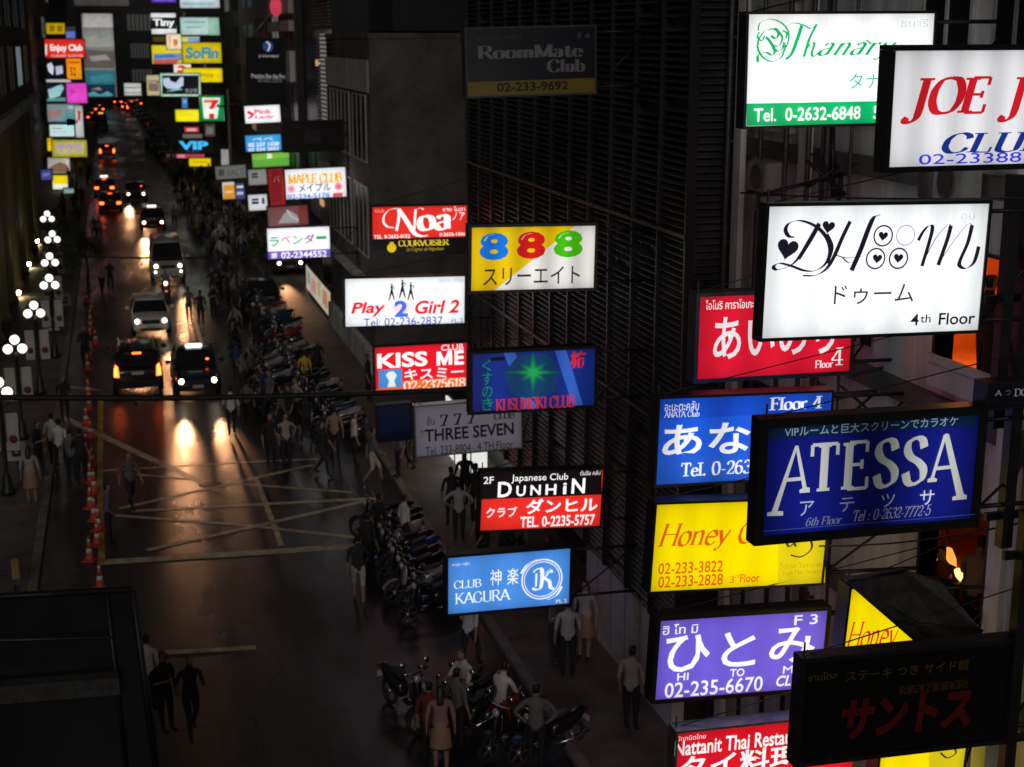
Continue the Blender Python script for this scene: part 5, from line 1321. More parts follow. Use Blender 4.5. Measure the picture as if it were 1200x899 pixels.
CARS = {
 # L, W, hood z, belt z, roof z, greenhouse base front/rear, roof front/rear (fractions of L from the front), wheel radius
 'sedan': dict(L=4.5, W=1.74, hood=.92, belt=.95, roof=1.45, b0=.27, b1=.83, t0=.42, t1=.70, tail=.98, wr=.31),
 'hatch': dict(L=4.0, W=1.74, hood=.98, belt=.99, roof=1.47, b0=.24, b1=.97, t0=.41, t1=.88, tail=1.0, wr=.31),
 'suv':   dict(L=4.6, W=1.86, hood=1.1, belt=1.12, roof=1.67, b0=.28, b1=.985, t0=.42, t1=.93, tail=1.12, wr=.37),
 'van':   dict(L=4.9, W=1.86, hood=1.2, belt=1.22, roof=2.2, b0=.06, b1=.99, t0=.2, t1=.965, tail=1.25, wr=.34),
}
def car(kind, label, cat, body, loc, rz, front=False, rear=False, roofsign=None, group=None, redlight=False, plate=True, rails=False, trunk=False, name=None):
    d = CARS[kind]
    L, Wd = d['L'], d['W']
    t = thing(name or cat.replace(' ', '_'), label, cat, loc, rz, group)
    w = Wd / 2
    hy = -L / 2
    def Y(f):
        return hy + f * L
    st = [(0.0, .34, d['hood'] - .26, w * .80), (.02, .24, d['hood'] - .16, w * .90), (.08, .2, d['hood'] - .06, w * .97), (d['b0'] * .85 + .02, .2, d['hood'], w), (d['b0'] + .06, .2, d['belt'] + .01, w),
          (.55, .2, d['belt'] + .02, w), (.8, .2, max(d['belt'], d['tail']), w), (.94, .22, d['tail'], w * .97), (.985, .26, d['tail'] - .06, w * .92), (1.0, .36, d['tail'] - .2, w * .84)]
    b = MB()
    vs, fs = [], []
    for f, zb, zt, hw in st:
        zm = zb + (zt - zb) * .55
        ringp = [(-hw * .84, zb), (-hw * .98, zb + .1), (-hw, zm), (-hw * .96, zt - .07), (-hw * .84, zt), (hw * .84, zt), (hw * .96, zt - .07), (hw, zm), (hw * .98, zb + .1), (hw * .84, zb)]
        vs += [(x, Y(f), z) for x, z in ringp]
    n = 10
    for i in range(len(st) - 1):
        for k in range(n):
            fs.append((i * n + k, i * n + (k + 1) % n, (i + 1) * n + (k + 1) % n, (i + 1) * n + k))
    fs.append(tuple(range(n)))
    fs.append(tuple(range((len(st) - 1) * n, len(st) * n)))
    b.add(vs, fs, body, True)
    b.build('body', t, subsurf=1)
    # greenhouse
    zb, zt = d['belt'] - .03, d['roof']
    wb, wt = w * .93, w * .76
    y0, y1, y2, y3 = Y(d['b0']), Y(d['t0']), Y(d['t1']), Y(d['b1'])
    top = [(-wt, y1, zt - .05), (wt, y1, zt - .05), (wt, y2, zt - .05), (-wt, y2, zt - .05)]
    bot = [(-wb, y0, zb), (wb, y0, zb), (wb, y3, zb), (-wb, y3, zb)]
    r = MB()
    m = (y1 + y2) / 2
    rv, rf = [], []
    for yy, s, dz in ((y1 - .05, .98, -.05), (y1 + .12, 1.0, 0), (m, 1.02, .025), (y2 - .12, 1.0, 0), (y2 + .05, .98, -.06)):
        rv += [(-wt * s - .015, yy, zt - .07 + dz * .6), (-wt * s * .96, yy, zt - .015 + dz), (0, yy, zt + .015 + dz), (wt * s * .96, yy, zt - .015 + dz), (wt * s + .015, yy, zt - .07 + dz * .6), (0, yy, zt - .075 + dz * .6)]
    for i in range(4):
        for k in range(6):
            rf.append((i * 6 + k, i * 6 + (k + 1) % 6, i * 6 + 6 + (k + 1) % 6, i * 6 + 6 + k))
    rf.append((0, 1, 2, 3, 4, 5)); rf.append((24, 25, 26, 27, 28, 29))
    r.add(rv, rf, body, True)
    for s in (-1, 1):
        r.tube([(s * wb, y0, zb), (s * wt, y1, zt - .06)], .035, body, 6)
        r.tube([(s * wb, y3, zb), (s * wt, y2, zt - .06)], .05, body, 6)
        r.tube([(s * (wb + .005), m, zb), (s * (wt + .008), m, zt - .06)], .03, PLASTIC, 6)
    if rails:
        for s in (-1, 1):
            r.tube([(s * wt * .92, y1 + .1, zt + .01), (s * wt * .94, y1 + .25, zt + .08), (s * wt * .94, y2 - .25, zt + .08), (s * wt * .92, y2 - .05, zt + .01)], .022, CHROME, 6)
    r.build('roof', t, subsurf=1 if False else 0)
    def pane(nm, a, b_, c, e):
        a, b_, c, e = map(Vector, (a, b_, c, e))
        cen = (a + b_ + c + e) / 4
        pts = [p + (cen - p) * .04 for p in (a, b_, c, e)]
        nn = (pts[1] - pts[0]).cross(pts[2] - pts[0]).normalized() * .012
        MB().add([p + nn for p in pts] + [p - nn for p in pts], [(0, 1, 2, 3), (7, 6, 5, 4), (0, 4, 5, 1), (1, 5, 6, 2), (2, 6, 7, 3), (3, 7, 4, 0)], CARGLASS).build(nm, t)
    pane('windscreen', bot[0], bot[1], top[1], top[0])
    pane('rear_window', bot[2], bot[3], top[3], top[2])
    pane('side_window', bot[1], bot[2], top[2], top[1])
    pane('side_window', bot[3], bot[0], top[0], top[3])
    # wheels
    for s in (-1, 1):
        for f in (.19, .81):
            wr = d['wr']
            prof = [(.05, -.11), (wr * .9, -.1), (wr, -.05), (wr, .05), (wr * .9, .1), (.05, .11)]
            wh = MB().lathe(prof, TYRE, 22, (s * (w - .1), Y(f), wr), 'x').build('wheel', t)
            MB().lathe([(.02, .112 * s), (wr * .62, .115 * s), (wr * .64, .1 * s)] if s > 0 else [(wr * .64, .1 * s), (wr * .62, .115 * s), (.02, .112 * s)], RIM, 18, (s * (w - .1), Y(f), wr), 'x').build('rim', wh)
    zl = d['hood'] - .27
    # lights
    for s in (-1, 1):
        MB().lathe([(.02, -.05), (.085, -.03), (.1, .0), (.1, .06), (.03, .07)], HEADL if front else HEADOFF, 14, (s * w * .68, Y(.012), zl), 'y').build('headlight', t)
        if kind == 'van':
            MB().lathe([(.02, -.04), (.06, -.03), (.07, .0), (.07, .06), (.03, .07)], HEADL if front else HEADOFF, 12, (s * w * .72, Y(.012), zl - .3), 'y').build('headlight', t)
        if kind in ('suv', 'van', 'hatch'):
            z0, z1 = d['tail'] - .38, d['tail'] + .12
            MB().add([(s * w * .93, Y(.985), z0), (s * w * .72, Y(1.004), z0), (s * w * .75, Y(1.004), z1 - .1), (s * w * .9, Y(.975), z1), (s * w * .93, Y(.94), z0), (s * w * .9, Y(.94), z1)], [(0, 1, 2, 3), (0, 3, 5, 4)], TAILON if rear else TAILOFF).build('tail_light', t)
            if rear:
                MB().tube([(s * w * .86, Y(1.004), z0 + .06), (s * w * .83, Y(1.0), z1 - .08)], .035, TAILHOT, 6).build('brake_light', t)
        else:
            MB().bevbox(s * w * .72 - .16, s * w * .72 + .16, Y(.972), Y(1.004), d['tail'] - .3, d['tail'] - .12, TAILON if rear else TAILOFF, .03).build('tail_light', t)
        mz = d['belt'] + .08
        MB().bevbox(s * (w + .13) - .1, s * (w + .13) + .1, y0 + .3, y0 + .42, mz, mz + .15, PLASTIC if rear else body, .03).build('side_mirror', t)
    MB().bevbox(-w * .45, w * .45, Y(.0) - .012, Y(.02), zl - .12, zl + .06, PLASTIC, .02).build('grille', t)
    MB().bevbox(-w * .84, w * .84, Y(0) - .05, Y(.03), .3, .5, body, .04).box(-w * .55, w * .55, Y(0) - .06, Y(0) - .045, .33, .42, PLASTIC).build('front_bumper', t)
    MB().bevbox(-w * .88, w * .88, Y(.97), Y(1) + .06, .34, .6, body, .05).build('rear_bumper', t)
    MB().box(-.2, .2, Y(0) - .075, Y(0) - .06, .42, .53, PLATE).build('license_plate', t)
    MB().box(-.22, .22, Y(1) + .012, Y(1) + .03, d['tail'] - .3, d['tail'] - .18, PLATE).build('license_plate', t)
    if rear:
        MB().box(-.16, .16, y2 + .02, y2 + .07, zt - .12, zt - .06, TAILON).build('high_brake_light', t)
    if roofsign:
        MB().bevbox(-.32, .32, m - .3, m - .16, zt + .02, zt + .17, roofsign, .03).build('roof_sign', t)
    if redlight:
        MB().sphere((w * .52, y0 + .34, zb + .2), .075, REDLED, 8).build('windscreen_light', t)
    if front:
        for s in (-1, 1):
            ld = bpy.data.lights.new('headlight_beam', 'SPOT')
            ld.energy = front if front is not True else 900
            ld.color = (1.0, .47, .22)
            ld.spot_size = math.radians(12)
            ld.spot_blend = 1.0
            ld.shadow_soft_size = .12
            lo = bpy.data.objects.new('headlight_beam', ld)
            COL.objects.link(lo)
            lo.parent = t
            lo.location = (s * w * .68, Y(0) - .14, zl)
            lo.rotation_euler = (math.radians(84.2), 0, PI + s * .025)
    return t
BLK, WHT = paint('black_car_paint', (.012, .012, .014)), paint('white_car_paint', (.8, .78, .72))
NAVY, REDP, GREYP = paint('dark_blue_car_paint', (.012, .018, .035)), paint('red_taxi_paint', (.42, .02, .015)), paint('grey_car_paint', (.12, .12, .125))
SILV = paint('silver_van_paint', (.6, .62, .58))
def gp(x, y, z=.0):
    return G(x, y, z)
def place(px, py, L, away=0):
    p = G(px, py)
    return (p.x, p.y + L / 2, 0)
car('suv', 'black car seen from behind with bright vertical orange tail lights', 'car', BLK, place(163, 464, 4.6), PI, rear=True, rails=True)
car('sedan', 'dark blue taxi facing the camera with a white roof light and one red windscreen light', 'taxi', NAVY, place(233, 467, 4.5), 0, front=800, roofsign=ROOFSIGN, redlight=True)
car('hatch', 'white hatchback with lit headlights in front of the white van', 'car', WHT, place(178, 395, 4.0), 0, front=850)
car('van', 'pale silver van with four lit front lamps', 'van', SILV, place(198, 332, 4.9), 0, front=850)
car('sedan', 'red taxi with lit headlights behind the pale van', 'taxi', REDP, place(180, 272, 4.5), 0, front=850, roofsign=ROOFSIGN)
car('sedan', 'dark car seen from behind with two low orange tail lights', 'car', BLK, place(130, 250, 4.5), PI, rear=True)
car('sedan', 'red taxi seen from behind with a bright white roof sign', 'taxi', REDP, place(123, 231, 4.5), PI, rear=True, roofsign=ROOFSIGN)
car('sedan', 'grey car with lit headlights beside the red taxi seen from behind', 'car', GREYP, place(160, 237, 4.5), 0, front=850, redlight=True)
car('hatch', 'far taxi seen from behind with several glowing orange tail lights', 'taxi', REDP, place(126, 186, 4.0), PI, rear=True, redlight=False)
car('van', 'dark van with an orange lit roof panel at the far end of the road', 'van', BLK, place(119, 152, 4.9), PI, roofsign=mat('orange_roof_panel', (.8, .4, .1), .4, emit=(1, .4, .06), es=1.6))
car('van', 'far van with two red tail lights under the stacked white panels', 'van', GREYP, place(155, 133, 4.9), PI, rear=True)
car('sedan', 'black parked sedan at the right kerb between the scooters and the crowd', 'car', BLK, place(312, 372, 4.5), 0, name='parked_car')
car('sedan', 'car with lit headlights on the right pavement below the lavender sign', 'car', GREYP, (8.9, 83, .14), 0, front=2600)
q0 = car('sedan', 'car with red tail lights in the far queue at the end of the road', 'car', BLK, place(148, 130, 4.5), PI, rear=True, group='cars with red tail lights queueing far away')
for px, py in ((108, 143), (139, 124), (161, 126), (117, 133), (128, 118), (146, 117), (156, 121)):
    dup(q0, place(px, py, 4.5), PI + rnd.uniform(-.05, .05))
first = None
for i, (px, py, k) in enumerate(((192, 186, 0), (190, 172, 0), (186, 164, 1), (181, 156, 0), (176, 150, 1), (171, 144, 0), (167, 139, 0), (163, 135, 1), (181, 178, 1), (200, 196, 0))):
    loc = place(px, py, 4.4)
    if first is None:
        first = car('sedan', 'dark car parked in the far row along the right kerb', 'car', BLK, loc, .06, group='dark cars parked far along the right kerb', name='parked_car')
        continue
    dup(first, loc, .05 if i % 2 else .1)

# ---- motor scooters
SC_COL = [paint('black_scooter_paint', (.014, .014, .016)), paint('red_scooter_paint', (.3, .02, .02)), paint('silver_scooter_paint', (.4, .4, .4)), paint('blue_scooter_paint', (.02, .05, .16))]
SEATM = mat('black_vinyl_seat', (.02, .02, .02), .5)
def scooter(label, group, col, loc, rz, lit=False, box=False):
    t = thing('motor_scooter', label, 'motorcycle', loc, rz, group)
    for y in (-.62, .62):
        wh = MB()
        prof = []
        for k in range(17):
            a = 2 * PI * k / 16
            prof.append((.25 + .045 * math.cos(a), .045 * math.sin(a)))
        vs, fs = [], []
        n = 22
        for r_, z_ in prof[:-1]:
            for q in range(n):
                an = 2 * PI * q / n
                vs.append((z_, y + r_ * math.cos(an), .295 + r_ * math.sin(an)))
        m_ = len(prof) - 1
        for a in range(m_):
            for q in range(n):
                fs.append((a * n + q, a * n + (q + 1) % n, ((a + 1) % m_) * n + (q + 1) % n, ((a + 1) % m_) * n + q))
        wh.add(vs, fs, TYRE, True)
        o = wh.build('wheel', t)
        rm = MB().lathe([(.02, -.05), (.06, -.045), (.06, .045), (.02, .05)], RIM, 12, (0, y, .295), 'x')
        for q in range(5):
            an = 2 * PI * q / 5
            rm.tube([(0, y, .295), (0, y + .21 * math.cos(an), .295 + .21 * math.sin(an))], .014, RIM, 5)
        rm.build('rim', o)
    b = MB()
    prof = [(-.48, .62, .10, .4), (-.44, .98, .13, .34), (-.36, .98, .12, .2), (-.26, .55, .10, .26)]
    b.add([(-.16, -.5, .42), (.16, -.5, .42), (.19, -.42, .7), (.13, -.38, 1.0), (-.13, -.38, 1.0), (-.19, -.42, .7), (-.15, -.36, .42), (.15, -.36, .42), (.17, -.32, .7), (.11, -.32, .98), (-.11, -.32, .98), (-.17, -.32, .7)],
          [(0, 1, 2, 5), (5, 2, 3, 4), (6, 11, 8, 7), (11, 10, 9, 8), (0, 6, 7, 1), (1, 7, 8, 2), (2, 8, 9, 3), (3, 9, 10, 4), (4, 10, 11, 5), (5, 11, 6, 0)], col, True)
    b.add([(-.14, -.4, .3), (.14, -.4, .3), (.16, .1, .28), (-.16, .1, .28), (-.14, -.4, .38), (.14, -.4, .38), (.16, .1, .4), (-.16, .1, .4)], [(0, 3, 2, 1), (4, 5, 6, 7), (0, 1, 5, 4), (1, 2, 6, 5), (2, 3, 7, 6), (3, 0, 4, 7)], col, True)
    st = [(.02, .34, .68, .13), (.2, .32, .74, .18), (.5, .42, .78, .17), (.78, .56, .84, .12), (.92, .68, .84, .06)]
    vs, fs = [], []
    for y, z0, z1, w in st:
        vs += [(-w * .7, y, z0), (-w, y, (z0 + z1) / 2), (-w * .75, y, z1), (w * .75, y, z1), (w, y, (z0 + z1) / 2), (w * .7, y, z0)]
    for i in range(4):
        for k in range(6):
            fs.append((i * 6 + k, i * 6 + (k + 1) % 6, i * 6 + 6 + (k + 1) % 6, i * 6 + 6 + k))
    fs += [(0, 1, 2, 3, 4, 5), (24, 25, 26, 27, 28, 29)]
    b.add(vs, fs, col, True)
    b.build('body', t, subsurf=1)
    s = MB()
    s.add([(-.11, .02, .74), (.11, .02, .74), (.15, .3, .76), (.13, .62, .82), (-.13, .62, .82), (-.15, .3, .76), (-.09, .05, .81), (.09, .05, .81), (.12, .3, .82), (.1, .6, .89), (-.1, .6, .89), (-.12, .3, .82)],
          [(6, 7, 8, 11), (11, 8, 9, 10), (0, 1, 7, 6), (1, 2, 8, 7), (2, 3, 9, 8), (3, 4, 10, 9), (4, 5, 11, 10), (5, 0, 6, 11), (0, 5, 2, 1), (5, 4, 3, 2)], SEATM, True)
    s.build('seat', t, subsurf=1)
    h = MB()
    h.tube([(0, -.6, .3), (0, -.46, .7), (0, -.38, 1.02)], .03, PLASTIC, 8)
    h.tube([(-.34, -.26, 1.04), (-.14, -.36, 1.04), (.14, -.36, 1.04), (.34, -.26, 1.04)], .018, CHROME, 8)
    h.build('handlebar', t)
    MB().tube([(-.34, -.26, 1.04), (-.22, -.32, 1.04)], .026, PLASTIC, 8).tube([(.34, -.26, 1.04), (.22, -.32, 1.04)], .026, PLASTIC, 8).build('grip', t)
    for sx in (-1, 1):
        MB().tube([(sx * .2, -.34, 1.05), (sx * .26, -.36, 1.22)], .008, PLASTIC, 5).lathe([(.01, -.012), (.065, -.01), (.065, .01), (.01, .012)], CHROME, 12, (sx * .27, -.36, 1.25), 'y').build('mirror', t)
        MB().tube([(sx * .07, -.62, .3), (sx * .07, -.5, .62)], .02, PLASTIC, 6).build('fork', t)
    MB().lathe([(.01, -.04), (.075, -.02), (.085, .02), (.02, .06)], HEADL if lit else HEADOFF, 14, (0, -.46, .94), 'y').build('headlight', t)
    MB().bevbox(-.09, .09, .9, .95, .7, .78, TAILOFF, .015).build('tail_light', t)
    fm = MB()
    for k in range(7):
        a0, a1 = PI * (.12 + k * .1), PI * (.12 + (k + 1) * .1)
        fm.add([(-.07, -.62 - .33 * math.cos(a0), .295 + .33 * math.sin(a0)), (.07, -.62 - .33 * math.cos(a0), .295 + .33 * math.sin(a0)), (.07, -.62 - .33 * math.cos(a1), .295 + .33 * math.sin(a1)), (-.07, -.62 - .33 * math.cos(a1), .295 + .33 * math.sin(a1))], [(0, 1, 2, 3)], col, True)
    fm.build('front_fender', t)
    MB().tube([(.12, .1, .3), (.2, .5, .32), (.2, .85, .42)], [.02, .045, .05], CHROME, 8).build('exhaust_pipe', t)
    MB().tube([(-.1, .1, .28), (-.22, .18, .02)], .012, STEEL2, 5).build('kickstand', t)
    MB().box(-.1, .1, .93, .945, .5, .62, PLATE).build('license_plate', t)
    if box:
        MB().bevbox(-.15, .15, -.78, -.52, .86, 1.06, PLASTIC, .02).build('front_basket', t)
    return t
SG = 'scooters parked along the right kerb'
sc0 = {}
spots = []
for i in range(11):   # row in front of the sky blue sign: nose to the kerb
    spots.append((6.35 + rnd.uniform(-.12, .12), 30.6 + i * .62, -1.25 + rnd.uniform(-.15, .15)))
for i in range(15):   # denser group further along
    spots.append((6.4 + rnd.uniform(-.2, .2), 46.5 + i * .9, -1.3 + rnd.uniform(-.3, .3)))
for i in range(8):
    spots.append((5.1 + rnd.uniform(-.2, .2), 50.5 + i * 1.1, -1.2 + rnd.uniform(-.4, .4)))
for i in range(8):
    spots.append((6.5 + rnd.uniform(-.2, .2), 62 + i * 1.1, -1.3 + rnd.uniform(-.2, .2)))
LAB = ['black scooter parked in the row along the right kerb', 'dark red scooter parked in the row along the right kerb', 'silver scooter parked in the row along the right kerb', 'dark blue scooter parked in the row along the right kerb']
for i, (x, y, a) in enumerate(spots):
    k = rnd.choice((0, 0, 0, 0, 1, 2, 3))
    if k not in sc0:
        sc0[k] = scooter(LAB[k], SG, SC_COL[k], (x, y, 0), a)
    else:
        dup(sc0[k], (x, y, 0), a)
# ------------------------------------------------------------------ people: one skinned body per pose, clothes by material slot
SKIN = mat('skin', (.34, .2, .13), .6)
HAIR = mat('black_hair', (.012, .01, .009), .5)
SHOE = mat('dark_shoes', (.02, .02, .02), .6)
def cloth(n, c):
    return mat(n, c, .85, noise=.2, nscale=6)
SHIRTS = {'white': cloth('white_cotton', (.62, .6, .57)), 'pale': cloth('pale_grey_cotton', (.36, .35, .33)), 'black': cloth('black_cotton', (.022, .022, .024)), 'grey': cloth('grey_cotton', (.13, .13, .13)), 'yellow': cloth('yellow_cotton', (.6, .42, .05)),
          'pink': cloth('pink_cotton', (.3, .17, .165)), 'red': cloth('red_cotton', (.16, .025, .02)), 'tan': cloth('tan_cotton', (.33, .24, .16)), 'blue': cloth('navy_cotton', (.03, .05, .12))}
TROU = {'dark': cloth('dark_denim', (.022, .024, .03)), 'black': cloth('black_trouser', (.014, .014, .015)), 'white': cloth('white_shorts', (.5, .49, .46)), 'khaki': cloth('khaki_trouser', (.2, .16, .1)), 'red': cloth('red_shorts', (.3, .03, .02))}

def pose_mesh(key, hipz=.93, lean=0.0, legs=((-.02, 0), (.02, 0)), arms=None, seat=False, longhair=False, skirt=False, headturn=0.0, shorts=False):
    """legs: (knee forward, foot forward) per side, metres towards -y; arms: per side (elbow, wrist) offsets from the shoulder"""
    V, E, RAD, REG = [], [], [], []
    def v(p, r):
        V.append(Vector(p)); RAD.append(r if isinstance(r, tuple) else (r, r)); return len(V) - 1
    def e(a, b, reg):
        E.append((a, b)); REG.append(reg)
    ly = -math.sin(lean)
    def up(z):     # point on the leaning spine z above the hips
        return (0, ly * z, hipz + z * math.cos(lean))
    pel = v((0, 0, hipz), (.15, .11))
    wa = v(up(.17), (.135, .1)); e(pel, wa, 'shirt')
    ch = v(up(.37), (.155, .115)); e(wa, ch, 'shirt')
    nb = v(up(.5), (.085, .075)); e(ch, nb, 'shirt')
    nk = v(up(.57), .052); e(nb, nk, 'skin')
    hx = headturn * .02
    h1 = v((hx, up(.65)[1] - .01, up(.65)[2]), (.07, .085)); e(nk, h1, 'skin')
    h2 = v((hx, up(.74)[1] - .005, up(.74)[2]), (.078, .1)); e(h1, h2, 'skin')
    h3 = v((hx, up(.79)[1], up(.79)[2]), (.055, .07)); e(h2, h3, 'hair')
    ns = v((hx, up(.69)[1] - .115, up(.69)[2]), .014); e(h1, ns, 'skin')
    if longhair:
        q = v((0, up(.62)[1] + .09, up(.62)[2]), (.075, .045)); e(h2, q, 'hair')
        q2 = v((0, up(.42)[1] + .13, up(.42)[2]), (.07, .03)); e(q, q2, 'hair')
    for i, s in enumerate((-1, 1)):
        kf, ff = legs[i][0], legs[i][1]
        lift = legs[i][2] if len(legs[i]) > 2 else 0.0
        hp = v((s * .095, -.005, hipz - .06), (.095, .1)); e(pel, hp, 'trou')
        if seat:
            kn = v((s * .15, -.42, hipz - .02), .068); e(hp, kn, 'trou')
            an = v((s * .15, -.40 + ff, .1), .042); e(kn, an, 'skin' if shorts else 'trou')
            fy = -.40 + ff
        else:
            kn = v((s * .1, -kf, .49 + abs(kf) * .06), .062); e(hp, kn, 'trou')
            an = v((s * .095, -ff, .09 + lift), .04); e(kn, an, 'skin' if shorts else 'trou')
            fy = -ff
        to = v((s * .1, fy - .15, .045 + lift * .6), (.042, .032)); e(an, to, 'shoe')
        sh = v((s * .185, up(.45)[1], up(.45)[2]), .058); e(ch, sh, 'shirt')
        a = arms[i] if arms else ((s * .06, .03, -.29), (s * .07, -.06, -.54))
        el = v(V[sh] + Vector(a[0]), .042); e(sh, el, 'shirt')
        wr = v(V[sh] + Vector(a[1]), .028); e(el, wr, 'skin')
        d = (V[wr] - V[el]).normalized()
        side = d.cross(Vector((s, 0, 0))).normalized() if abs(d.x) < .9 else Vector((0, 1, 0))
        pm = v(V[wr] + d * .06, (.034, .02)); e(wr, pm, 'skin')
        for k, (off, ln) in enumerate(((-.03, .072), (-.01, .084), (.01, .08), (.03, .064))):
            f1 = v(V[pm] + d * .045 + side * off, .0095); e(pm, f1, 'skin')
            f2 = v(V[pm] + d * (.045 + ln * .8) + side * off + Vector((-s * .016, 0, 0)), .008); e(f1, f2, 'skin')
        th = v(V[wr] + d * .05 - side * .045, .01); e(pm, th, 'skin')
    me = bpy.data.meshes.new('body_' + key)
    me.from_pydata([p[:] for p in V], E, [])
    o = bpy.data.objects.new('tmp', me)
    COL.objects.link(o)
    sk = o.modifiers.new('skin', 'SKIN')
    sk.use_smooth_shade = True
    dat = me.skin_vertices[0].data
    for i, r in enumerate(RAD):
        dat[i].radius = r
    dat[0].use_root = True
    ss = o.modifiers.new('sub', 'SUBSURF'); ss.levels = ss.render_levels = 2
    bpy.context.view_layer.update()
    dg = bpy.context.evaluated_depsgraph_get()
    out = bpy.data.meshes.new_from_object(o.evaluated_get(dg))
    bpy.data.objects.remove(o)
    if skirt:
        bm = bmesh.new(); bm.from_mesh(out)
        n = 18
        prof = [(.12, hipz + .1), (.17, hipz - .05), (.19, hipz - .22), (.21, hipz - .4)]
        rows = [[bm.verts.new((r * math.cos(2 * PI * k / n), r * .8 * math.sin(2 * PI * k / n), z)) for k in range(n)] for r, z in prof]
        for i in range(3):
            for k in range(n):
                f = bm.faces.new((rows[i][k], rows[i][(k + 1) % n], rows[i + 1][(k + 1) % n], rows[i + 1][k]))
                f.material_index = 2
                f.smooth = True
                f.tag = True
        skirt_n = 3 * n
        bm.to_mesh(out); bm.free()
    else:
        skirt_n = 0
    regs = ['skin', 'shirt', 'trou', 'hair', 'shoe']
    out.materials.clear()
    for m in (SKIN, SHIRTS['white'], TROU['dark'], HAIR, SHOE):
        out.materials.append(m)
    seg = [(V[a], V[b], (max(RAD[a]) + max(RAD[b])) / 2, regs.index(g)) for (a, b), g in zip(E, REG)]
    nf = len(out.polygons)
    for pi, p in enumerate(out.polygons):
        if pi >= nf - skirt_n:
            continue
        c = p.center
        best, reg = 9, 0
        for a, b, r, g in seg:
            ab = b - a
            t = max(0, min(1, (c - a).dot(ab) / max(1e-9, ab.length_squared)))
            dd = (c - a - ab * t).length - r
            if dd < best:
                best, reg = dd, g
        if reg == 0 and c.z > V[h1].z - .02 and c.y > V[h2].y + (.0 if c.z < V[h2].z else -.055):
            reg = 3
        p.material_index = reg
        p.use_smooth = True
    out.name = 'person_' + key
    return out
PI2 = PI / 2
POSE = {
 'stand': pose_mesh('stand'),
 'walk': pose_mesh('walk', legs=((.2, .24), (-.04, -.3, .06)), arms=(((-.06, .14, -.26), (-.06, .16, -.5)), ((.06, -.1, -.27), (.06, -.24, -.46)))),
 'stride': pose_mesh('stride', lean=.08, legs=((.02, -.26, .05), (.24, .3)), arms=(((-.07, -.08, -.27), (-.04, -.26, -.4)), ((.07, .14, -.25), (.08, .15, -.5))), shorts=True),
 'talk': pose_mesh('talk', legs=((.0, .02), (.05, .06)), arms=(((-.1, .0, -.27), (-.0, -.2, -.2)), ((.09, .04, -.27), (.08, -.06, -.53))), headturn=1),
 'skirt': pose_mesh('skirt', legs=((.02, .03), (.05, .08)), longhair=True, skirt=True, shorts=True),
 'hips': pose_mesh('hips', legs=((-.02, 0), (.03, .05)), arms=(((-.2, .06, -.2), (-.06, -.06, -.38)), ((.2, .06, -.2), (.06, -.06, -.38)))),
 'sit': pose_mesh('sit', hipz=.84, lean=.12, seat=True, legs=((0, .1), (0, .1)), arms=(((-.06, -.14, -.24), (-.02, -.38, -.28)), ((.06, -.14, -.24), (.02, -.38, -.28)))),
 'stool': pose_mesh('stool', hipz=.52, lean=.25, seat=True, legs=((0, 0), (0, 0)), arms=(((-.08, -.1, -.26), (.02, -.32, -.3)), ((.08, -.1, -.26), (-.02, -.32, -.3)))),
}
def person(pose, shirt, trou, loc, rz, label, group=None, scale=1.0, hair=None):
    o = bpy.data.objects.new('person', POSE[pose])
    COL.objects.link(o)
    for i, m in enumerate((SKIN, SHIRTS[shirt], TROU[trou], HAIR, SHOE)):
        o.material_slots[i].link = 'OBJECT'
        o.material_slots[i].material = m
    o.location = loc
    o.rotation_euler = (0, 0, rz)
    o.scale = (scale,) * 3
    tag(o, label, 'person', group)
    return o
def at(px, py, X=None):
    p = G(px, py)
    z = 0.0
    if p.x > RX1 or p.x < RX0 - .2:
        p = G(px, py, KERB_H); z = KERB_H
    return (p.x, p.y, z)
N_, S_, E_w, W_w = PI, 0.0, PI2, -PI2      # facing away, to the camera, right, left
